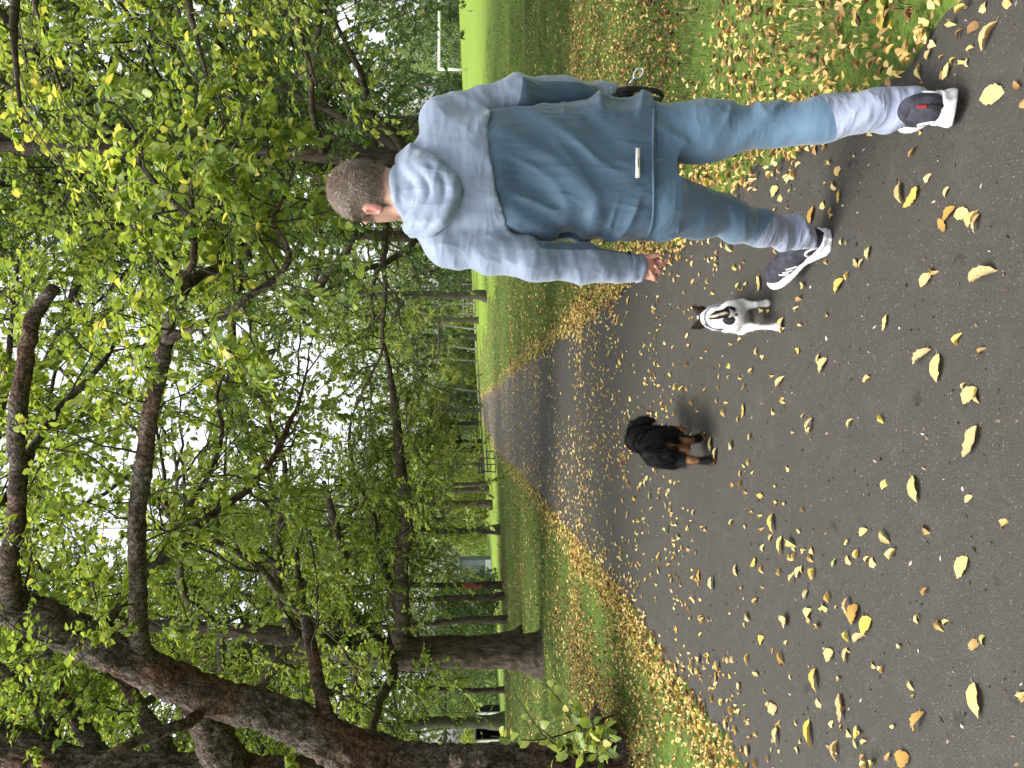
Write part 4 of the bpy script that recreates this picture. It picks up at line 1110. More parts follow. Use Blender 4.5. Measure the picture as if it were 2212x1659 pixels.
# body: head, neck, torso, arms and hands in one surface
hc = px(793, 416, YT + .02)
yaw = math.radians(32)                        # the head turns to the left
fx = np.array((-math.sin(yaw), math.cos(yaw), 0)); rx_ = np.array((math.cos(yaw), math.sin(yaw), 0)); uz = np.array((0, 0, 1.0))
Rh = np.stack([rx_, fx, uz], 1)
def hd(a, b, c): return hc + rx_ * a + fx * b + uz * c
shR, elR, wrR = px(950, 262, YT), px(1130, 207, YT + .0), px(1318, 206, YT + .10)
shL, elL, wrL = px(958, 520, YT), px(1155, 562, YT - .04), px(1372, 578, YT + .03)
g = Grid((.05, 2.15, .55), (1.05, 2.95, 1.95), .0052)
g.ell(hc + uz * .012 + fx * -.004, (.083, .104, .112), .0, Rh)                 # skull
g.ell(hd(0, .035, -.055), (.064, .075, .085), .03, Rh)                           # face and jaw
g.ell(hd(0, .112, -.035), (.016, .018, .03), .015, Rh)                           # nose
g.ell(hd(0, .095, -.108), (.028, .02, .02), .02, Rh)                             # chin
g.ell(hd(0, .098, .012), (.05, .014, .012), .015, Rh)                            # brow
g.ell(hd(0, .103, -.078), (.024, .012, .009), .01, Rh)                           # lips
for s_ in (-1, 1): g.ell(hd(s_ * .033, .103, -.008), (.014, .010, .008), .004, Rh, sub=True)
nb = px(905, 418, YT - .01)
g.cap(hd(0, -.02, -.06), nb, .060, .068, .03)                                   # neck
for s_ in (-1, 1):                                                             # ears
    c = hd(s_ * .086, -.012, -.028)
    a = math.radians(28) * s_
    Re = np.stack([rx_ * math.cos(a) + fx * -math.sin(a) * s_ * s_, fx * math.cos(a) + rx_ * math.sin(a), uz], 1)
    g.ell(c, (.011, .020, .034), .008, Re); g.ell(c + rx_ * s_ * .006 + fx * .004 + uz * .004, (.006, .010, .020), .004, Re, sub=True)
spine = px(1060, 395, YT); pelv = px(1400, 362, YT)
g.cap(nb, spine, .075, .095, .04); g.cap(spine, pelv, .095, .10, .04)
for sh, el, wr in ((shR, elR, wrR), (shL, elL, wrL)):
    g.cap(nb - uz * .07, sh - uz * .01, .05, .045, .04); g.cap(sh, el, .042, .034, .02); g.cap(el, wr, .033, .026, .02)
# left hand: palm seen from behind, fingers curled loosely towards it
def fing(pts, r0=.0095, r1=.0075):
    P = W(pts); g.chain(P, np.linspace(r0, r1, len(P)), .004)
Yh = YT + .03
hand = [(1384, 578, Yh), (1402, 576, Yh)]
g.cap(W(hand)[0], W(hand)[1], .028, .032, .012)
g.cap(px(1385, 590, Yh), px(1404, 594, Yh - .005), .018, .017, .012)
g.cap(px(1385, 566, Yh), px(1402, 566, Yh), .016, .015, .012)
fing([(1380, 562, Yh - .01), (1397, 556, Yh - .02), (1412, 552, Yh - .03), (1422, 552, Yh - .035)], .0125, .0085)      # thumb
fing([(1402, 563, Yh), (1420, 562, Yh - .012), (1434, 567, Yh - .03), (1440, 562, Yh - .045)])                          # index
fing([(1406, 574, Yh), (1425, 577, Yh - .008), (1432, 572, Yh - .035), (1428, 563, Yh - .05)])
fing([(1406, 586, Yh), (1422, 592, Yh - .008), (1424, 586, Yh - .036), (1416, 574, Yh - .052)])
fing([(1402, 597, Yh), (1414, 603, Yh - .008), (1413, 598, Yh - .034), (1405, 586, Yh - .05)], .0085, .007)
# right hand closed round the lead
Yr = YT + .10
g.cap(px(1322, 205, Yr), px(1345, 203, Yr), .026, .030, .012)
for k, (yy_, dx) in enumerate(((193, 0), (200, 3), (207, 4), (214, 2))):
    fing([(1345 + dx, yy_, Yr + .005), (1362 + dx, yy_ + 1, Yr - .012), (1362 + dx, yy_ + 4, Yr - .040), (1348 + dx, yy_ + 6, Yr - .046)])
fing([(1332, 215, Yr - .015), (1345, 217, Yr - .035), (1356, 210, Yr - .048)], .012, .009)
V, F = g.mesh(); V = smooth_mesh(V, F, 1, .4)
Lh = (V - hc) @ Rh
col = np.tile(np.array((.42, .24, .18)), (len(V), 1))
hl = np.clip(fbm(V, 30, 2, 3), -1, 1) * .008
nape = Lh[:, 2] + .052 + hl + np.where(Lh[:, 1] > -.02, .02 + np.clip(Lh[:, 1], 0, 1) * .35, 0)
isH = sstep(-.02, .012, nape) * (Lh[:, 2] > -.12)
isear = (np.abs(Lh[:, 0]) > .080) & (np.abs(Lh[:, 2] + .028) < .042) & (Lh[:, 1] > -.045) & (Lh[:, 1] < .03)
isH = np.where((Lh[:, 1] > -.012) & (Lh[:, 2] < -.012), 0, isH)
isH = np.where(isear | (Lh[:, 1] > .075) & (Lh[:, 2] < .055), 0, isH) * (np.linalg.norm(V - hc, axis=1) < .2)
col = col * (1 - isH[:, None]) + np.array((.13, .09, .063)) * isH[:, None]
col[isear] = (.46, .20, .16)
hands = V[:, 2] < px(1376, 500, YT)[2]
col[hands] = (.40, .20, .15)
body = pmesh('body', V, F, M['skin'], attrs={'Col': col})
N = normals(V, F)
rngp = np.random.default_rng(4)
def hflow(P):
    L = (P - hc); r = L @ Rh
    sw = np.stack([-r[:, 1] * .6, r[:, 0] * .6, 0 * r[:, 0]], -1) @ Rh.T
    return sw * 6 * (r[:, 2:3] > .02) + np.array((0, 0, -1.0)) * np.clip(1 - r[:, 2:3] * 8, 0, 1) + fx * .8 * (r[:, 2:3] > .05)
top = (isH > .6) & (Lh[:, 2] > -.02 + .03 * vnoise(V, 40, 2))
VV, FF, at = strands(rngp, V, N, hflow, 15000, .013, .0006, top, .38)
hair = pmesh('hair', VV, FF, M['hair'], attrs=at); hair['kind'] = 'stuff'
VV, FF, at = strands(rngp, V, N, hflow, 9000, .006, .0006, (isH > .35) & (Lh[:, 2] < .045), .4)
hair2 = pmesh('hair', VV, FF, M['hair'], attrs=at); hair2['kind'] = 'stuff'; tag(hair2, 'closely clipped hair at the nape')

# jacket
def zx(x): return float(px(x, 400, YT)[2])
stn = [(1398, 211, 514, .150), (1340, 210, 515, .155), (1250, 220, 515, .150), (1150, 233, 513, .148), (1080, 240, 512, .145), (1010, 246, 520, .14), (960, 250, 528, .125), (925, 272, 522, .108), (900, 308, 508, .09), (878, 338, 490, .075)]
zs = [zx(s[0]) for s in stn]
pr = [px(s[0], s[1], YT)[0] for s in stn]; pl = [px(s[0], s[2], YT)[0] for s in stn]
cxs = [(a + b) / 2 for a, b in zip(pr, pl)]; rxs = [abs(a - b) / 2 for a, b in zip(pr, pl)]
cys = [YT + .015, YT + .01, YT + .005, YT, YT - .005, YT - .005, YT, YT, YT + .005, YT + .01]
lo, hi, hh = (-.02, 2.15, .68), (1.12, 2.85, 1.72), .0062
def torso(g, grow=0.0):
    g.loft(zs, cxs, cys, np.array(rxs) + grow, np.array([s[3] for s in stn]) + grow, .03, 2.35)
cxm = lambda z: np.interp(z, zs, cxs)
def back_folds(P):
    x = P[:, 0] - cxm(P[:, 2]); z = P[:, 2]; tz = (zx(1075) - z)
    a = np.clip(tz / .30, 0, 1)
    S = np.stack([x + .42 * tz * (.6 + a), P[:, 1] * .5, z], -1)
    A = .012 * sstep(-.01, .07, tz) * (1 - .75 * sstep(.26, .40, tz)) * (P[:, 1] < YT + .02)
    f = A * fold(S, (1, 0, 0), 13, 2.4, 5)
    side = .008 * fold(P, (.25, 0, 1), 22, 5, 9) * sstep(.09, .20, np.abs(x)) * sstep(zx(1120), zx(1300), z)
    return f + side + .003 * vnoise(P, 7, 12)
gt = Grid(lo, hi, hh); torso(gt); gt.disp(back_folds)
V, F = gt.mesh(); V = smooth_mesh(V, F, 1)
zc = V[F].mean(1)[:, 2]
keep = (zc > zs[0] + .004)
V1, F1 = submesh(V, F, keep)
jk = pmesh('jacket', V1, F1, M['jk_dark']); tag(jk, 'slate blue lower jacket panel with diagonal folds')
hemz = zs[0] + .008
th = np.linspace(0, 2 * math.pi, 90)
def sq(th, rx, ry, e=2.35):
    c, s = np.cos(th), np.sin(th); q = (np.abs(c / 1) ** e + np.abs(s / 1) ** e) ** (-1 / e)
    return c * q * rx, s * q * ry
hx, hy = sq(th, rxs[0] + .001, stn[0][3] + .001)
Vh, Qh, Ch = tube(np.stack([cxs[0] + hx, cys[0] + hy, hemz + .006 * np.sin(th * 3)], -1), .0045, 8, False); pmesh('hem', Vh, Qh, M['jk_dark'], jk)

# pale yoke with a free wavy lower edge, and the two sleeves
def arm_folds(a, b, seed, amp=.0045):
    a = np.asarray(a); b = np.asarray(b); e = b - a; L = np.linalg.norm(e); e = e / L
    def f(P):
        r = P - a; t = r @ e / L
        m = sstep(-.1, .05, t) * sstep(1.1, 1.0, t)
        ax = unit(e + .55 * unit(np.cross(e, (0, 1.0, 0))))
        ay = unit(e - .7 * unit(np.cross(e, (0, 1.0, 0))))
        return amp * m * (fold(P, ax, 19, 5, seed) * (.4 + .8 * np.clip(t, 0, 1)) + .7 * fold(P, ay, 24, 6, seed + 4) * sstep(.5, 1, t))
    return f
gy_ = Grid(lo, hi, hh); torso(gy_, .006)
def yoke_z(x): return np.interp(x - 0, [px(1060, 515, YT)[0], px(1092, 500, YT)[0], px(1066, 440, YT)[0], px(1056, 380, YT)[0], px(1052, 300, YT)[0], px(1058, 262, YT)[0], px(1020, 232, YT)[0]],
                                [zx(1100), zx(1092), zx(1070), zx(1058), zx(1050), zx(1062), zx(1020)])
ZZ = gy_.ax[2][None, None, :]; XX = gy_.ax[0][:, None, None]
gy_.disp(lambda P: .008 * fold(P - np.stack([cxm(P[:, 2]), 0 * P[:, 0], 0 * P[:, 0]], -1), (1, 0, .15), 13, 3.5, 3) * sstep(zx(930), zx(1070), P[:, 2]) + .003 * vnoise(P, 8, 7))
yz = yoke_z(gy_.ax[0])[:, None, None] + .002 * np.sin(gy_.ax[0] * 45)[:, None, None]
inner = gt.D + .012
gy_.D = np.maximum(gy_.D, (yz - ZZ).astype(np.float32))
ga_ = Grid(lo, hi, hh)
for sh, el, wr, rr, sd in ((shR, elR, wrR, (.083, .066, .064, .058, .042), 3), (shL, elL, wrL, (.086, .070, .068, .062, .050), 5)):
    m1 = (sh + el) / 2; m2 = (el + wr) / 2
    g1 = Grid(lo, hi, hh); g1.chain([sh - uz * .015, m1, el, m2, wr - (wr - el) * .02], rr, .02)
    f1 = arm_folds(sh, el, sd, .0065); f2 = arm_folds(el, wr, sd + 20, .0085)
    g1.disp(lambda P: f1(P) + f2(P) + .004 * vnoise(P, 7, sd), .03)
    ga_.D = np.minimum(ga_.D, g1.D)
A_ = gy_.D; B_ = ga_.D; k_ = .028
h_ = np.clip(.5 + .5 * (A_ - B_) / k_, 0, 1); gy_.D = (A_ * (1 - h_) + B_ * h_ - k_ * h_ * (1 - h_)).astype(np.float32)
armD = ga_.D
V, F = gy_.mesh(); V = smooth_mesh(V, F, 2)
c = V[F].mean(1)
ia = [np.clip(((c[:, k] - lo[k]) / hh).astype(int), 0, armD.shape[k] - 1) for k in range(3)]
d_t = c[:, 0] - np.interp(c[:, 2], zs, cxs); rr_ = np.interp(c[:, 2], zs, rxs)
sl_ = B_[ia[0], ia[1], ia[2]] < A_[ia[0], ia[1], ia[2]]
def armt(a, b, P): e = b - a; return (P - a) @ e / (e @ e)
yk = pmesh('yoke', *submesh(V, F, ~sl_), M['jk_light'], jk); tag(yk, 'pale blue-grey yoke with a loose wavy lower edge')
for side, sh, el, wr, nm in ((1, shR, elR, wrR, 'R'), (-1, shL, elL, wrL, 'L')):
    m = sl_ & (d_t * side > 0)
    Vs, Fs = submesh(V, F, m)
    e_ = unit(wr - el); inw = unit(np.array((-side, 0, 0)) - e_ * (-side * e_[0]))
    if side > 0: pls = [(el + (wr - el) * -.10, unit(e_ + inw * .25)), (el + (wr - el) * .80, unit(-e_ + inw * .55)), (el + inw * -.022, unit(inw + np.array((0, -.25, 0))))]
    else: pls = [(el + (wr - el) * .02, unit(e_ + inw * .3)), (el + (wr - el) * .93, -e_), (el + inw * .026, unit(inw - e_ * .06))]
    split('sleeve', Vs, Fs, pls, M['jk_dark'], M['jk_light'], jk, jk, 'sleeve_panel')
    # cuff: a turned band round the wrist
    e = unit(wr - el); u_ = unit(np.cross(e, (0, 1, 0))); v_ = np.cross(e, u_)
    r = .043 if side > 0 else .051
    ring = np.stack([wr - e * .03 + u_ * math.cos(a) * r + v_ * math.sin(a) * r for a in np.linspace(0, 2 * math.pi, 30)[:-1]])
    nr = 8; rings = []
    for q in range(nr):
        s = q / (nr - 1); rad = r * (1 + .05 * math.sin(s * 9)) * (1.0 - .10 * s)
        rings.append(np.stack([wr - e * (.030 - .052 * s) + (u_ * math.cos(a) + v_ * math.sin(a)) * rad * (1 + .04 * math.sin(5 * a + 6 * s)) for a in np.linspace(0, 2 * math.pi, 40, endpoint=False)]))
    rings.append(rings[-1] + (wr + e * .02 - rings[-1]) * .12); rings.append(rings[-1] - e * .03)
    Vc = np.concatenate(rings); n_ = 40; i, j = np.meshgrid(np.arange(len(rings) - 1), np.arange(n_), indexing='ij')
    Fc = np.stack([i * n_ + j, i * n_ + (j + 1) % n_, (i + 1) * n_ + (j + 1) % n_, (i + 1) * n_ + j], -1).reshape(-1, 4)
    pmesh('cuff', Vc, Fc, M['jk_light'], jk)

# hood lying on the shoulders and standing collar
gh_ = Grid((.2, 2.2, 1.30), (.98, 2.75, 1.72), .005)
def u_loop(xs, r, yb, k=.012):
    P = W([(x, y, yb_) for x, y, yb_ in xs]); P, rr = resample(P, np.full(len(P), r), .02); gh_.chain(P, rr, k)
u_loop([(872, 336, YT + .02), (888, 333, YT - .06), (925, 348, YT - .125), (962, 378, YT - .145), (978, 412, YT - .15), (968, 450, YT - .145), (944, 480, YT - .13), (915, 500, YT - .06), (898, 500, YT + .03)], .022, 0, .006)
u_loop([(866, 342, YT), (888, 345, YT - .075), (918, 362, YT - .125), (944, 390, YT - .14), (950, 420, YT - .14), (940, 452, YT - .135), (918, 480, YT - .11), (895, 496, YT - .03)], .026, 0, .006)
u_loop([(862, 346, YT - .02), (884, 356, YT - .085), (908, 380, YT - .115), (920, 412, YT - .12), (914, 446, YT - .115), (898, 474, YT - .09), (884, 490, YT - .02)], .024, 0, .006)
gh_.ell(px(905, 415, YT - .055), (.080, .06, .055), .012)
nk = px(872, 416, YT - .005)
for a in np.linspace(0, 2 * math.pi, 33)[:-1]:                    # collar: leaning ring wall
    ca, sa = math.cos(a), math.sin(a)
    b0 = px(905, 418, YT) + np.array((ca * .100, sa * .092, -.005)); t0 = px(866, 417, YT) + np.array((ca * .084, sa * .080, .016 * ca - .012 * sa))
    a2 = a + 2 * math.pi / 32; c2, s2 = math.cos(a2), math.sin(a2)
    t2_ = px(866, 417, YT) + np.array((c2 * .084, s2 * .080, .016 * c2 - .012 * s2))
    gh_.cap(b0, t0, .013, .010, .012); gh_.cap(t0, t2_, .011, .011, .006)
gh_.disp(lambda P: .0050 * fold(P, (.35, 0, 1), 24, 7, 3) + .005 * vnoise(P, 11, 5), .03)
V, F = gh_.mesh(); V = smooth_mesh(V, F, 2)
pmesh('hood', V, F, M['jk_light'], jk)
# small woven label on the back hem
lb = px(1356, 380, YT); zf = lb[2]
xs_ = np.linspace(px(1356, 410, YT)[0], px(1356, 350, YT)[0], 8)
def back_y(x, z): return np.interp(z, zs, cys) - np.interp(z, zs, [s[3] for s in stn]) * (1 - np.abs((x - np.interp(z, zs, cxs)) / np.interp(z, zs, rxs)) ** 2.35) ** (1 / 2.35)
yb = min(float(back_y(x, zf)) for x in xs_) - .010
b = MB(); b.box((xs_.mean(), yb + .004, zf), (xs_[-1] - xs_[0], .008, .0125)); pmesh('label', np.concatenate(b.v), np.concatenate(b.q), mat('label_white', (.62, .62, .58), rough=.7), jk)
b = MB()
for k in range(9): b.box((xs_.mean() - .014 + k * .0035, yb - .0008, zf), (.0022, .0015, .0045))
o = pmesh('label_print', np.concatenate(b.v), np.concatenate(b.q), mat('label_ink', (.12, .12, .12), rough=.8), jk)

# trousers
hipR, hipL = px(1420, 290, YT), px(1420, 440, YT)
knR, knL = px(1660, 276, YT - .10), px(1580, 478, YT + .16)
anR, anL = px(1980, 228, YT - .34), px(1742, 512, YT + .33)
lo2, hi2 = (-.05, 2.0, .0), (1.15, 3.1, .98)
gl = Grid(lo2, hi2, .0062)
zt = [zx(1455), zx(1420), zx(1395), zx(1360), zx(1330)]
def ex(x, a): return px(x, a, YT)[0]
gl.loft(zt, [(ex(q, a) + ex(q, b_)) / 2 for q, a, b_ in ((1455, 222, 500), (1420, 216, 508), (1395, 214, 508), (1360, 220, 505), (1330, 226, 500))], [YT + .01] * 5, [abs(ex(q, a) - ex(q, b_)) / 2 for q, a, b_ in ((1455, 222, 500), (1420, 216, 508), (1395, 214, 508), (1360, 220, 505), (1330, 226, 500))], [.115, .122, .125, .12, .115], .03, 2.4)
for hip, kn, an, r in ((hipR, knR, anR, (.108, .093, .070, .064, .050, .040)), (hipL, knL, anL, (.106, .086, .067, .062, .052, .043))):
    gl.chain([hip, (hip * .55 + kn * .45), kn, kn * .62 + an * .38, kn * .25 + an * .75, an + unit(an - kn) * .01], r, .035)
def leg_fold(hip, kn, an, sd, up):
    e1 = kn - hip; e2 = an - kn
    def f(P):
        t1 = (P - hip) @ e1 / (e1 @ e1); t2 = (P - kn) @ e2 / (e2 @ e2)
        x = P[:, 0] - hip[0]
        nz_ = vnoise(P, 5.5, sd)
        knee = .014 * fold(P, (.6 * up, 0, 1), 17, 4, sd) * np.exp(-((t1 - .93) / .30) ** 2)
        ank = .012 * fold(P, (.35 * up, 0, 1), 24, 6, sd + 5) * sstep(.40, .75, t2)
        topf = .011 * fold(P, (-1.0 * up, 0, .5), 18, 4, sd + 8) * sstep(.5, .05, t1) * (t1 > -.4)
        return knee + ank + topf + .004 * nz_
    return f
mx = (hipR[0] + hipL[0]) / 2
fr, fl = leg_fold(hipR, knR, anR, 7, 1), leg_fold(hipL, knL, anL, 17, -1)
gl.disp(lambda P: np.where(P[:, 0] > mx + .0, fr(P), fl(P)), .03)
V, F = gl.mesh(); V = smooth_mesh(V, F, 1)
c = V[F].mean(1)
sideR = c[:, 0] > mx
Vr, Fr = submesh(V, F, sideR); Vl, Fl = submesh(V, F, ~sideR)
pa, pb = px(1797, 300, YT - .2), px(1763, 200, YT - .2)
dR = unit(pb - pa); nR = unit(np.array((dR[2], -.15, -dR[0]))); nR = nR if nR[2] < 0 else -nR
trs, lp = split('trousers', Vr, Fr, [(pa, nR)], M['tr_light'], M['tr_blue'], None, person, 'lower_leg_panel')
pa, pb = px(1632, 520, YT + .25), px(1668, 465, YT + .25)
dR = unit(pb - pa); nR = unit(np.array((dR[2], -.15, -dR[0]))); nR = nR if nR[2] < 0 else -nR
o_, lp = split('trouser_leg', Vl, Fl, [(pa, nR)], M['tr_light'], M['tr_blue'], trs, trs, 'lower_leg_panel')
# piping down the outside of each lower leg
for P in (W([(1775, 206, YT - .20), (1850, 202, YT - .245), (1910, 199, YT - .28), (1958, 200, YT - .30)]), W([(1660, 519, YT + .24), (1700, 527, YT + .28), (1745, 534, YT + .32)])):
    P, r = resample(P, np.full(len(P), .0055), .02)
    V, Q, Cc = tube(P, r, 8); pmesh('side_piping', V, [Q, Cc], M['jk_light'], trs)

# shoes: modelled once along +Y, toe forward, then set on each foot
def shoe_parts():
    g = Grid((-.075, -.06, -.012), (.075, .30, .15), .004)
    zsole = lambda y: .0
    out = {}
    s = Grid((-.075, -.06, -.012), (.075, .31, .09), .0035)
    X = s.ax[0][:, None, None]; Y = s.ax[1][None, :, None]; Z = s.ax[2][None, None, :]
    yy = np.array([-.045, -.03, 0, .05, .10, .16, .21, .25, .272, .284]); hw = np.array([.020, .038, .047, .042, .038, .047, .050, .044, .030, .008])
    ctr = np.array([0, 0, 0, .002, .004, .003, -.002, -.006, -.009, -.01])
    H = np.interp(Y, yy, hw); C_ = np.interp(Y, yy, ctr)
    flare = 1 + np.clip((.028 - Z) / .03, 0, 1) * .16 * np.clip((.06 - Y) / .08, 0, 1)
    topz = np.interp(Y, [-.05, 0, .08, .16, .28], [.046, .040, .034, .030, .028]); bot = np.interp(Y, [-.05, -.02, .05, .10, .18, .24, .29], [.012, .0, .0, .004, .0, .006, .022])
    grove = .0035 * np.exp(-((Z - .026) / .006) ** 2)
    d = np.maximum(np.abs(X - C_) - H * flare + grove, np.maximum(Z - topz, bot - Z))
    s.D = np.maximum(np.broadcast_to(d, s.D.shape), np.maximum(-.052 - Y, Y - .286)).astype(np.float32)
    V, F = s.mesh(); out['sole'] = (smooth_mesh(V, F, 3), F)
    u = Grid((-.07, -.06, .02), (.07, .30, .15), .0035)
    for y0, y1, r0, r1, z0, z1 in ((-.012, .02, .036, .038, .06, .06), (.02, .08, .038, .040, .062, .06), (.08, .15, .040, .040, .058, .045), (.15, .215, .040, .036, .045, .036), (.215, .248, .036, .022, .036, .034)):
        u.cap((0, y0, z0), (-.002, y1, z1), r0, r1, .015)
    u.ell((0, .012, .085), (.036, .044, .040), .012); u.ell((0, .055, .085), (.032, .05, .03), .015)
    u.ell((0, .018, .135), (.030, .036, .045), .005, sub=True)
    u.D = np.maximum(u.D, (.032 - u.ax[2])[None, None, :].astype(np.float32))
    V, F = u.mesh(); out['upper'] = (smooth_mesh(V, F, 1), F)
    return out
SP = shoe_parts()
M['shoe'] = mat('shoe_knit', (.022, .023, .032), rough=.75, spec=.25, noise=[dict(s=40, col=(.045, .045, .06), lo=.4, hi=.65, c='obj')], bump=[dict(s=420, str=.4, dist=.002, c='obj')])
M['sole'] = mat('shoe_sole', (.58, .59, .61), rough=.5, noise=[dict(s=30, col=(.42, .42, .41), lo=.5, hi=.72, b=.5, c='obj')])
M['shoe_grey'] = mat('shoe_grey', (.50, .52, .53), rough=.5); M['red'] = mat('shoe_red', (.15, .014, .014), rough=.7, bump=[dict(s=500, str=.3, dist=.001)])
M['black'] = mat('black_webbing', (.010, .010, .011), rough=.7, bump=[dict(s=350, str=.4, dist=.001)])
up_m = mesh_from('shoe_upper', *SP['upper']); up_m.materials.append(M['shoe'])
so_m = mesh_from('shoe_sole', *SP['sole']); so_m.materials.append(M['sole'])
def surf_strip(pts, r):
    P, rr = resample(np.array(pts, float), np.full(len(pts), r), .006); V, Q, Cc = tube(P, rr, 6); return V, [Q, Cc]
def snap(pts, off_=.0005):        # push points onto the upper's skin
    VU = SP['upper'][0]; o = []
    for p in np.array(pts, float):
        k = np.argsort(((VU - p) ** 2).sum(1))[:6]; o.append(VU[k].mean(0))
    return np.array(o)
bits = []
P = snap([(0, -.05, .118), (0, -.05, .10), (0, -.05, .088)]); bits.append(('heel_tab', *surf_strip(P, .0058), M['red']))
P = snap([(0, -.05, .085), (0, -.05, .06), (0, -.05, .042)]); bits.append(('heel_strap', *surf_strip(P, .0065), M['black']))
for s_ in (-1, 1):
    P = snap([(s_ * .05, -.018, .044), (s_ * .05, -.010, .062), (s_ * .05, .006, .074), (s_ * .05, .024, .070), (s_ * .05, .032, .055), (s_ * .05, .034, .044)]); bits.append(('heel_loop', *surf_strip(P, .005), M['shoe_grey']))
    for k in range(3):
        P = snap([(s_ * .05, .10 + k * .022, .040), (s_ * .05, .115 + k * .022, .052), (s_ * .045, .132 + k * .022, .064)]); bits.append(('stripe', *surf_strip(P, .0042), M['shoe_grey']))
P = snap([(.0, .10, .10), (.0, .13, .095)]);
bitm = []
for nm, V, F, m in bits:
    me = mesh_from(nm, V, F); me.materials.append(m); bitm.append((nm, me))
def shoe(loc, fwd, pitch, yawd, sc=1.13):
    o = put('shoe', up_m, None, person)
    Rm = Matrix.Rotation(math.radians(yawd), 4, 'Z') @ Matrix.Rotation(math.radians(pitch), 4, 'X')
    o.matrix_local = Matrix.Translation(Vector(np.array(loc) - proot)) @ Rm @ Matrix.Scale(sc, 4)
    put('sole', so_m, None, o)
    for nm, me in bitm: put(nm, me, None, o)
    return o
hr = ground(2096, 228)
shoe((hr[0] + .005, hr[1] + .035, gz(hr[0], hr[1]) + .020), None, -7, -15, 1.06)
hl_ = ground(1808, 522)
shoe((hl_[0] + .005, hl_[1] + .06, gz(hl_[0], hl_[1]) + .004), None, 16, 22)

# dog lead in the right hand: webbing loop, ring and trigger clip
ld_root = px(1430, 205, Yr)
lead = thing('dog_lead', 'black webbing dog lead with a silver clip held in the right hand', 'dog lead', ld_root)
def lmesh(nm, V, F, m, par=lead): return put(nm, mesh_from(nm, rel(V, ld_root), F), m, par)
b = MB()
def ribbon(pts, w, th_):
    P, _ = resample(W(pts), np.zeros(len(pts)), .01); n = len(P)
    T_ = np.gradient(P, axis=0); T_ /= np.linalg.norm(T_, axis=1)[:, None]
    S = np.cross(T_, np.array((.35, -.6, .1))); S /= np.linalg.norm(S, axis=1)[:, None]; N_ = np.cross(S, T_)
    V = np.stack([P + S * w + N_ * th_, P - S * w + N_ * th_, P - S * w - N_ * th_, P + S * w - N_ * th_], 1).reshape(-1, 3)
    i = np.arange(n - 1)[:, None] * 4; j = np.arange(4)[None]
    return V, np.stack([i + j, i + (j + 1) % 4, i + 4 + (j + 1) % 4, i + 4 + j], -1).reshape(-1, 4)
for pts in ([(1330, 198, Yr - .05), (1350, 193, Yr - .06), (1368, 192, Yr - .06), (1395, 194, Yr - .055), (1420, 198, Yr - .05), (1432, 207, Yr - .04), (1425, 216, Yr - .02), (1400, 214, Yr), (1370, 212, Yr + .02)],
            [(1325, 208, Yr - .06), (1342, 204, Yr - .062), (1362, 198, Yr - .06), (1372, 192, Yr - .06)], [(1336, 195, Yr - .055), (1352, 203, Yr - .064), (1366, 210, Yr - .05)]):
    b.add(*ribbon(pts, .0125, .002)[:1], Q=ribbon(pts, .0125, .002)[1])
lmesh('webbing', np.concatenate(b.v), np.concatenate(b.q), M['black'])
M['chrome'] = mat('chrome', (.75, .76, .78), rough=.18, metal=1.0)
c0 = px(1364, 182, Yr - .06)
ring = np.stack([c0 + np.array((math.cos(a) * .016, .004 * math.sin(2 * a), math.sin(a) * .016)) for a in np.linspace(0, 2 * math.pi, 25)])
V, Q, Cc = tube(ring, .0024, 8, False); lmesh('ring', V, Q, M['black_metal'])
P, r = resample(W([(1360, 181, Yr - .06), (1366, 174, Yr - .06), (1372, 167, Yr - .06)]), np.array([.006, .0045, .005]), .004); V, Q, Cc = tube(P, r, 10); lmesh('clip_shank', V, [Q, Cc], M['chrome'])
c1 = px(1379, 159, Yr - .06); e1 = unit(px(1385, 151, Yr - .06) - px(1370, 170, Yr - .06)); e2 = unit(np.cross(e1, (0, 1, 0)))
ring = np.stack([c1 + e1 * math.cos(a) * .021 + e2 * math.sin(a) * .0125 for a in np.linspace(0, 2 * math.pi, 31)])
V, Q, Cc = tube(ring, .0042, 10, False); lmesh('clip_hook', V, Q, M['chrome'])
# ------------------------------------------------------------------ the two dogs
def dog_frame(origin, head_deg):
    a = math.radians(head_deg)
    r = np.array((math.cos(a), -math.sin(a), 0)); f = np.array((math.sin(a), math.cos(a), 0))
    R = np.stack([r, f, np.array((0, 0, 1.0))], 1)
    return R
M['fur'] = mat('fur', attr='Col', rough=.6, spec=.12, bump=[dict(s=140, str=.5, dist=.004)])

# small white terrier with dark ears, tail up
wo = np.array((.308, 3.37, 0.0)); wo[2] = float(gz(wo[0], wo[1]))
Rw = dog_frame(wo, 3)
g = Grid((-.13, -.2, -.01), (.13, .52, .40), .0036)
g.ell((0, .02, .182), (.050, .080, .052), 0); g.ell((0, .12, .180), (.050, .10, .050), .04); g.ell((0, .235, .172), (.058, .085, .062), .04)
g.cap((0, .27, .175), (.004, .345, .185), .048, .040, .03)                       # neck
g.ell((.006, .375, .182), (.041, .050, .040), .02); g.cap((.008, .41, .168), (.012, .465, .150), .026, .018, .02)   # skull, muzzle
for s in (-1, 1):                                                                # pricked ears
    for k in range(5):
        t = k / 4; g.ell((s * (.030 + .024 * t) + .005, .362 - .012 * t, .210 + .050 * t), (.021 * (1 - t) + .004, .008 * (1 - t) + .0035, .020 * (1 - t) + .006), .008)
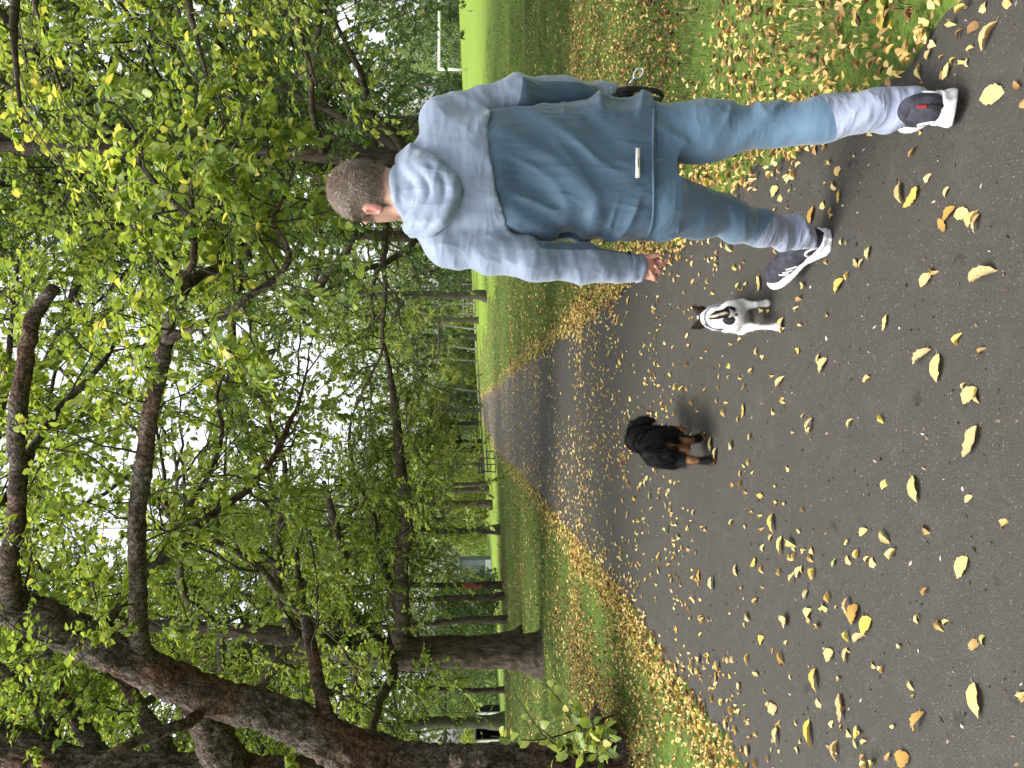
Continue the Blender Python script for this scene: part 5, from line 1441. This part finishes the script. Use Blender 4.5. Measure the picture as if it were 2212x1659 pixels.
# hind legs: thigh, shank, hock, foot
g.cap((-.030, .02, .170), (-.050, .050, .120), .042, .030, .03); g.cap((-.050, .050, .120), (-.050, -.075, .088), .026, .013, .015); g.cap((-.050, -.075, .088), (-.052, -.105, .022), .0120, .0105, .008); g.cap((-.052, -.108, .016), (-.054, -.082, .012), .015, .013, .008)
g.cap((.030, .02, .170), (.048, .070, .115), .042, .030, .03); g.cap((.048, .070, .115), (.052, .0, .072), .026, .013, .015); g.cap((.052, .0, .072), (.058, .018, .022), .0125, .0115, .008); g.cap((.058, .016, .016), (.060, .042, .012), .015, .013, .008)
for s, a in ((-1, -.02), (1, .035)):
    g.cap((s * .044, .235, .125), (s * .044, .225 + a * .3, .075), .030, .017, .02); g.cap((s * .044, .225 + a * .3, .075), (s * .045, .235 + a, .02), .0135, .012, .008); g.cap((s * .045, .235 + a, .015), (s * .045, .262 + a, .012), .015, .013, .008)
tl = [(.004, -.040, .205), (.008, -.072, .222), (.008, -.086, .246), (.0, -.078, .274), (-.008, -.058, .298)]
g.chain(np.array(tl), [.020, .019, .017, .015, .010], .012)
g.disp(lambda P: .0022 * vnoise(P, 35, 3) + .003 * vnoise(P, 14, 5), .02)
V, F = g.mesh(); V = smooth_mesh(V, F, 1, .4)
def wcol(P):
    c = np.tile(np.array((.74, .73, .71)), (len(P), 1))
    n1 = .012 * vnoise(P, 30, 8)
    head = np.maximum(sstep(.340, .352, P[:, 1] + n1) * (P[:, 2] > .15), (P[:, 2] > .206) * (P[:, 1] > .335))
    c = c * (1 - head[:, None]) + np.array((.035, .022, .016)) * head[:, None]
    blaze = (np.abs(P[:, 0] - .006) < .010) & (P[:, 1] > .36); c[blaze] = (.7, .68, .64)
    T_ = np.array(tl); dt = np.min(np.linalg.norm(P[:, None] - T_[None], axis=2), 1)
    tail = (P[:, 2] > .226) & (P[:, 1] < -.02)
    rump = ((np.linalg.norm((P - np.array((-.022, -.045, .212))) / np.array((.022, .048, .028)), axis=1) + 8 * n1) < 1) | ((np.linalg.norm((P - np.array((.028, -.045, .208))) / np.array((.018, .045, .026)), axis=1) + 8 * n1) < 1)
    c[rump] = (.018, .016, .016)
    tx = P[:, 0] - np.interp(P[:, 2], [.205, .222, .246, .274, .298], [.004, .008, .008, 0, -.008])
    c[tail] = (.025, .020, .018)
    mid = tail & (tx > -.004) & (tx < .007) & (P[:, 2] > .236); c[mid] = (.48, .40, .31)
    an = np.linalg.norm(P - np.array((.004, -.062, .182)), axis=1) < .009; c[an] = (.16, .07, .06)
    sp = (vnoise(P, 42, 77) > .80) & (P[:, 1] > .05) & (P[:, 1] < .3) & (P[:, 2] > .15); c[sp] = (.22, .22, .23)
    pk = (P[:, 2] < .06) & (vnoise(P, 30, 4) > .45); c[pk] = (.55, .42, .38)
    return c
wd = thing('white_dog', 'small white terrier with dark ears and a raised black-edged tail', 'dog', wo)
def dmesh(nm, Vl, F, m, root, R, o, attrs=None): return put(nm, mesh_from(nm, Vl @ R.T, F, True, attrs), m, root)
dmesh('body', V, F, M['fur'], wd, Rw, wo, {'Col': wcol(V)})
rngd = np.random.default_rng(9)
N = normals(V, F)
fl_ = lambda P: np.tile(np.array((0, -1.0, -.35)), (len(P), 1))
VV, FF, at = strands(rngd, V, N, fl_, 9000, .009, .0007, None, .25, wcol)
o = dmesh('coat', VV, FF, M['fur'], wd, Rw, wo, at); o['kind'] = 'stuff'
M['harness'] = mat('harness_print', (.36, .39, .50), rough=.7, noise=[dict(s=55, k='F1', col=(.10, .11, .17), lo=.22, hi=.30, a=1, b=0, c='obj')])
a = np.linspace(0, 2 * math.pi, 41)
for yc, tilt, nm in ((.215, .35, 'harness_band'),):
    inn = np.stack([np.cos(a) * .0625, yc + tilt * np.sin(a) * .05, .174 + np.sin(a) * .0660], -1)
    b = MB(); n_ = len(a)
    ws = np.array((0, .013, 0))
    R1, R2 = inn - ws, inn + ws; out1 = np.stack([np.cos(a) * .002, 0 * a, np.sin(a) * .002], -1)
    Vb = np.concatenate([R1, R2, R2 + out1, R1 + out1]); i = np.arange(n_ - 1)
    Fb = np.concatenate([np.stack([i + p * n_, i + 1 + p * n_, i + 1 + q * n_, i + q * n_], -1) for p, q in ((0, 1), (1, 2), (2, 3), (3, 0))])
    hn = dmesh(nm, Vb, Fb, M['harness'], wd, Rw, wo)
P = np.array([(-.03, .225, .240), (-.050, .19, .215), (-.060, .14, .188), (-.058, .08, .165), (-.056, .04, .150)]); P, r = resample(P, np.full(5, .0022), .02)
V_, Q_, C_ = tube(P, r, 6); dmesh('harness_strap', V_, [Q_, C_], M['black'], wd, Rw, wo)

# black and tan spaniel, head lowered to the right
bo = np.array((-.365, 4.27, 0.0)); bo[2] = float(gz(bo[0], bo[1]))
Rb = dog_frame(bo, 3)
g = Grid((-.17, -.27, -.01), (.24, .80, .47), .0048)
g.ell((0, .0, .300), (.086, .115, .092), 0); g.ell((0, .17, .290), (.086, .17, .090), .05); g.ell((.0, .36, .275), (.092, .13, .112), .05)
g.cap((.0, .42, .305), (.030, .50, .295), .072, .060, .04)
g.ell((.040, .540, .290), (.058, .066, .056), .03); g.cap((.055, .585, .265), (.070, .64, .235), .036, .028, .02)
for s in (-1, 1):      # long hanging ears
    c = np.array((.040 + s * .052, .520, .295))
    g.chain(np.array([c + (0, 0, .025), c + (s * .012, -.010, -.02), c + (s * .014, -.012, -.055), c + (s * .010, -.010, -.080)]), [.020, .026, .028, .016], .02)
# hind legs
g.cap((-.048, .01, .280), (-.078, .05, .200), .072, .056, .04); g.cap((-.078, .05, .200), (-.060, -.085, .125), .046, .026, .025); g.cap((-.060, -.085, .125), (-.058, -.120, .035), .024, .021, .012); g.cap((-.058, -.122, .022), (-.060, -.085, .016), .024, .020, .01)
g.cap((.048, .02, .280), (.066, .09, .195), .070, .052, .04); g.cap((.066, .09, .195), (.050, .01, .120), .043, .025, .025); g.cap((.050, .01, .120), (.052, .045, .035), .023, .020, .012); g.cap((.052, .045, .022), (.054, .082, .016), .023, .019, .01)
g.cap((-.055, .37, .22), (-.055, .35, .12), .044, .026, .03); g.cap((-.055, .35, .12), (-.055, .37, .025), .023, .020, .012); g.cap((-.055, .37, .02), (-.055, .40, .016), .023, .018, .01)
g.cap((.058, .38, .22), (.066, .42, .14), .044, .028, .03); g.cap((.066, .42, .14), (.070, .36, .08), .025, .023, .012); g.cap((.070, .36, .075), (.072, .34, .055), .026, .020, .01)   # lifted fore paw
tlb = np.array([(-.012, -.09, .372), (-.016, -.125, .375), (-.018, -.150, .345), (-.016, -.158, .300), (-.012, -.155, .258)])
g.chain(tlb, [.024, .026, .030, .028, .012], .02)
g.disp(lambda P: .004 * vnoise(P, 26, 3) + .006 * vnoise(P, 10, 5), .03)
V, F = g.mesh(); V = smooth_mesh(V, F, 1, .4); V[:, 0] *= .93
def bcol(P):
    c = np.tile(np.array((.007, .007, .008)), (len(P), 1))
    tan = np.array((.22, .11, .048)); n1 = .018 * vnoise(P, 24, 6)
    hind = P[:, 1] < .18
    z = P[:, 2] + n1
    legs = (z < .026) | ((z > .088) & (z < .165) & (P[:, 1] < .10) & hind & ((P[:, 1] < -.02) | (np.abs(P[:, 0]) < .06))) | ((z < .10) & ~hind)
    c[legs & (P[:, 2] < .2)] = tan
    for cc, rr in (((.034, -.105, .245), (.020, .03, .034)), ((-.046, -.10, .238), (.013, .03, .026)), ((.018, -.10, .215), (.024, .03, .020))):
        c[(np.linalg.norm((P - np.array(cc)) / np.array(rr), axis=1) + 14 * n1) < 1] = tan * 1.15
    c[(P[:, 1] > .60) & (P[:, 2] < .24)] = tan
    return c
bd = thing('black_dog', 'black and tan spaniel with long ears, head lowered, in mid path', 'dog', bo)
dmesh('body', V, F, M['fur'], bd, Rb, bo, {'Col': bcol(V)})
N = normals(V, F)
fl_ = lambda P: np.tile(np.array((0, -.9, -.6)), (len(P), 1))
VV, FF, at = strands(rngd, V, N, fl_, 18000, .022, .0010, None, .24, bcol)
o = dmesh('coat', VV, FF, M['fur'], bd, Rb, bo, at); o['kind'] = 'stuff'
fe = ((V[:, 1] < .02) & (V[:, 2] > .16) & (V[:, 2] < .27)) | (np.linalg.norm(V - np.array((-.016, -.150, .31)), axis=1) < .08) | ((np.abs(V[:, 0] - .04) > .055) & (V[:, 1] > .47) & (V[:, 2] < .31))
VV, FF, at = strands(rngd, V, N, lambda P: np.tile(np.array((0, -.2, -1.0)), (len(P), 1)), 4200, .045, .0011, fe, .2, bcol)
o = dmesh('feathering', VV, FF, M['fur'], bd, Rb, bo, at); o['kind'] = 'stuff'

# ------------------------------------------------------------------ fallen leaves on the tarmac: the 300 that show largest are individuals
FC = {'pale yellow': (.66, .54, .22), 'bright yellow': (.68, .48, .10), 'tan': (.56, .42, .20), 'orange-brown': (.48, .28, .07), 'greenish yellow': (.52, .50, .19)}
FM = {}
for nm, c in FC.items():
    FM[nm] = mat('fallen_' + nm.replace(' ', '_').replace('-', '_'), c, rough=.55, spec=.3, transl=.12, noise=[dict(s=14, col=tuple(k * .72 for k in c), lo=.4, hi=.7, b=.7, c='obj'), dict(s=40, col=(.20, .11, .04), lo=.66, hi=.74, b=.8, c='obj'), dict(s=9, st=(4, .3, 1), col=tuple(min(1, k * 1.15) for k in c), lo=.45, hi=.6, b=.6, c='obj')], bump=[dict(s=26, st=(1.2, 1, 1), str=.5, dist=.04, c='obj')])
def shape(k):
    rg = np.random.default_rng(100 + k)
    tv, tf = leaf_hi(curl=[.10, .18, -.14, .26, .05, -.22, .12, .3][k], fold=[.08, .16, .24, .10, .30, .12, .45, .2][k], w=[.30, .25, .22, .32, .20, .27, .18, .15][k], serr=.10, twist=[.2, -.5, .7, .1, -.9, .4, 1.1, -.2][k], rng=rg, ny=11)
    return tv, tf
SH = [shape(k) for k in range(8)]; LM = {}
def fallen_leaf(x, y, size, colour, k, rot, label, group=None, tilt=.1):
    if (k, colour) not in LM:
        me = mesh_from('fallen_leaf', SH[k][0], SH[k][1]); me.materials.append(FM[colour]); LM[(k, colour)] = me
    o = bpy.data.objects.new('fallen_leaf', LM[(k, colour)]); COL.objects.link(o)
    R = Matrix.Rotation(rot, 3, 'Z') @ Matrix.Rotation(tilt, 3, 'X') @ Matrix.Rotation(tilt * .7, 3, 'Y')
    Rn = np.array(R) * size
    zmin = (SH[k][0] @ Rn.T)[:, 2].min()
    o.matrix_world = Matrix([[*Rn[0], x], [*Rn[1], y], [*Rn[2], float(gz(x, y)) - zmin + .0015], [0, 0, 0, 1]])
    tag(o, label, 'leaf', group)
    return o
PYL, BYL, TN, OB, GYL = 'pale yellow', 'bright yellow', 'tan', 'orange-brown', 'greenish yellow'
hand_leaves = [   # x, y in the photo, length in m, colour, shape, rotation, what tells it apart
    (1912, 38, .105, BYL, 0, 1.2, 'large bright yellow leaf on the right verge edge nearest the camera'), (2148, 78, .085, TN, 6, .4, 'curled tan leaf nearest the camera on the right of the path'), (2156, 206, .095, PYL, 0, -.6, 'big pale yellow leaf flat on the tarmac just behind the trailing shoe'), (1996, 155, .06, PYL, 6, 1.4, 'curled pale leaf beside the outside of the trailing shoe'),
    (1822, 425, .055, BYL, 2, 1.2, 'small yellow leaf on the tarmac between the walker\'s two shoes'), (1762, 466, .085, OB, 0, .9, 'orange-brown toothed leaf beside the heel of the leading shoe'), (1958, 418, .085, TN, 4, 1.5, 'left half of the curled tan leaf pair between shoes and camera'), (1985, 428, .09, BYL, 5, .2, 'right half of the curled tan leaf pair between shoes and camera'), (2066, 463, .065, OB, 1, .3, 'orange leaf touching a pale one in the near foreground'), (2092, 462, .065, PYL, 0, -.5, 'pale leaf touching an orange one in the near foreground'),
    (2128, 482, .06, TN, 7, .9, 'narrow tan leaf right of the touching pair in the near foreground'), (2017, 606, .065, PYL, 3, .2, 'pale rounded leaf in the foreground below the leading shoe'), (2142, 596, .11, TN, 6, -.3, 'large curled tan leaf in the near foreground, middle right'), (1826, 618, .08, BYL, 1, .4, 'yellow leaf on the tarmac just left of the leading shoe'), (1889, 546, .05, PYL, 3, 1.0, 'pale crumpled leaf in front of the leading shoe, nearer the camera'), (1863, 569, .055, TN, 2, 2.0, 'tan folded leaf next to the pale crumpled one below the leading shoe'),
    (1650, 613, .09, PYL, 5, 1.5, 'pale yellow twisted leaf right of the white dog'), (1928, 698, .06, PYL, 2, .9, 'pale leaf on the open tarmac below the white dog'), (2042, 795, .095, PYL, 0, 1.2, 'larger pale leaf of the overlapping foreground pair in mid path'), (2012, 772, .10, TN, 7, .2, 'tan leaf under the overlapping foreground pair in mid path'), (1792, 790, .085, PYL, 1, .5, 'pale leaf of the pair lying left of the white dog\'s hind feet'), (1782, 778, .06, TN, 4, 1.4, 'tan leaf of the pair lying left of the white dog\'s hind feet'),
    (1766, 922, .09, TN, 7, 1.0, 'long tan leaf behind the black dog'), (2115, 855, .075, PYL, 3, .3, 'pale leaf near the camera left of the overlapping foreground pair'), (2120, 955, .11, TN, 2, .7, 'big curled tan leaf nearest the camera in mid path'), (1992, 1056, .095, GYL, 0, 1.6, 'flat greenish yellow leaf in the foreground left of mid path'), (2110, 1078, .04, PYL, 1, .3, 'tiny pale leaf in the near foreground left of mid path'), (1616, 888, .075, BYL, 5, 1.1, 'yellow leaf close behind the black dog\'s right hind foot'), (1545, 960, .10, PYL, 0, 1.4, 'pale leaf by the black dog\'s hind paw'), (1556, 980, .08, GYL, 1, 1.2, 'greenish leaf touching the black dog\'s left hind paw'),
    (1850, 915, .05, PYL, 6, .5, 'small curled pale leaf in mid path behind the black dog'), (1738, 1238, .07, PYL, 1, .8, 'pale leaf left of the path middle, behind a row of leaves'), (1640, 1216, .075, BYL, 5, .3, 'yellow leaf at the top of the left-hand drift on the tarmac'), (1700, 1180, .10, PYL, 4, 1.3, 'long pale leaf in the left-hand drift on the tarmac'), (1682, 1130, .10, BYL, 1, 1.5, 'yellow leaf in the left-hand drift nearest the black dog'), (1862, 1328, .10, OB, 3, .8, 'orange-brown leaf on top of the big foreground clump'), (1885, 1352, .10, BYL, 0, .5, 'bright yellow leaf at the near side of the big foreground clump'), (1850, 1312, .09, TN, 7, 1.6, 'tan curled leaf at the far side of the big foreground clump'), (1872, 1380, .085, TN, 6, .2, 'tan folded leaf at the left of the big foreground clump'),
    (1806, 1416, .08, PYL, 3, .4, 'pale rounded leaf left of the big foreground clump'), (1842, 1418, .07, TN, 4, 1.2, 'tan crumpled leaf touching the left of the big foreground clump'), (1880, 1150, .06, PYL, 1, .2, 'small pale leaf right of the big foreground clump'), (2096, 1226, .085, PYL, 0, .7, 'pale leaf in the left foreground beside a crumb'), (1502, 1432, .075, TN, 6, 1.1, 'tan curled leaf on the tarmac close to the left verge'), (1553, 1464, .075, OB, 5, .9, 'orange leaf on the left of the tarmac near the verge'), (1776, 1468, .10, BYL, 1, 1.5, 'long yellow leaf on the left of the tarmac'), (1676, 1530, .085, PYL, 0, .2, 'pale leaf on the left of the tarmac near the verge'), (1832, 1530, .11, TN, 2, 1.4, 'tan ragged leaf on the left foreground tarmac'),
    (2006, 1560, .10, OB, 7, .8, 'brown pointed leaf alone in the left foreground'), (2127, 1512, .10, PYL, 0, 1.5, 'pale oval leaf lying nearest the camera at the left'), (1968, 1640, .085, OB, 3, .3, 'orange leaf at the left frame edge of the foreground'), (1762, 1585, .12, BYL, 4, 1.5, 'long yellow leaf of the left-edge drift'), (1820, 1622, .085, TN, 6, 1.2, 'fan-shaped tan leaf at the left frame edge'), (1688, 1590, .09, PYL, 1, 1.3, 'pale leaf of the left-edge drift near the verge')]
for x, y, s, c, k, r, lab in hand_leaves:
    p = ground(x, y); fallen_leaf(p[0], p[1], s * .9, c, k, r + .4, lab, tilt=.1)
R7 = np.random.default_rng(31)
rows = [(2.35, 'nearest the camera'), (3.3, 'behind the white dog'), (4.6, 'level with the dogs'), (6.2, 'just past the dogs'), (99, 'far past the dogs')]
how = ['flat', 'bent', 'cupped', 'curled', 'folded', 'twisted', 'creased', 'narrow']
n_ind = 0
while n_ind < 300 - len(hand_leaves):
    y = 1.8 + 7.2 * R7.uniform() ** .85; x = R7.uniform(-2.1, 1.15)
    if off(x, y) > -.04 or abs(x) > y * .51: continue
    if R7.uniform() > .30 + .45 * (x < -.4) * (y > 2.2) + .35 * float(sstep(-.7, -.1, off(x, y))) - .2 * (y < 2.6): continue
    col_ = [PYL, PYL, BYL, TN, TN, OB, GYL][R7.integers(0, 7)]
    row = next(t_ for lim, t_ in rows if y < lim)
    f = (x - path_l(y)) / (path_r(y) - path_l(y)); colm = 'left third' if f < .34 else ('middle' if f < .67 else 'right third')
    sz = R7.uniform(.022, .08) if y < 4 else R7.uniform(.03, .085)
    kk = int(R7.integers(0, 8))
    fallen_leaf(x, y, sz, col_, kk, R7.uniform(0, 6.28), f'{"small " if sz < .05 else ""}{how[kk]} {col_} leaf on the path\'s {colm}, {row}', f'fallen leaves on the {colm} of the path {row}', tilt=R7.normal() * .18)
    n_ind += 1
bylab = {}
for o in [q for q in bpy.data.objects if q.name.startswith('fallen_leaf')]: bylab.setdefault(o['label'], []).append(o)
for lab, os_ in bylab.items():
    if len(os_) < 2: continue
    os_.sort(key=lambda q: q.matrix_world.translation.y)
    words = ['nearest', 'second nearest', 'third nearest', 'fourth nearest', 'fifth nearest', 'sixth nearest', 'seventh nearest']
    for q, o in enumerate(os_): o['label'] = ((('nearer', 'farther')[q]) if len(os_) == 2 else words[min(q, 6)]) + ' ' + lab
# the rest of the leaves on the near tarmac
x, y = scatter(4600, -2.3, 1.3, 1.8, 9.6, lambda x, y: (off(x, y) < -.03) * infr(x, y, .1) * np.clip((.06 + .035 * y + .5 * sstep(-.5, -.03, off(x, y))) * (1 + 1.6 * pn(x, y, 1.7, 15)), .02, 1), .95)
litter(x, y, .038, 'litter_path_near', 'litter', 'small leaf pieces scattered over the near tarmac', lift=.006, yellow=R0.uniform(.3, 1, len(x)))
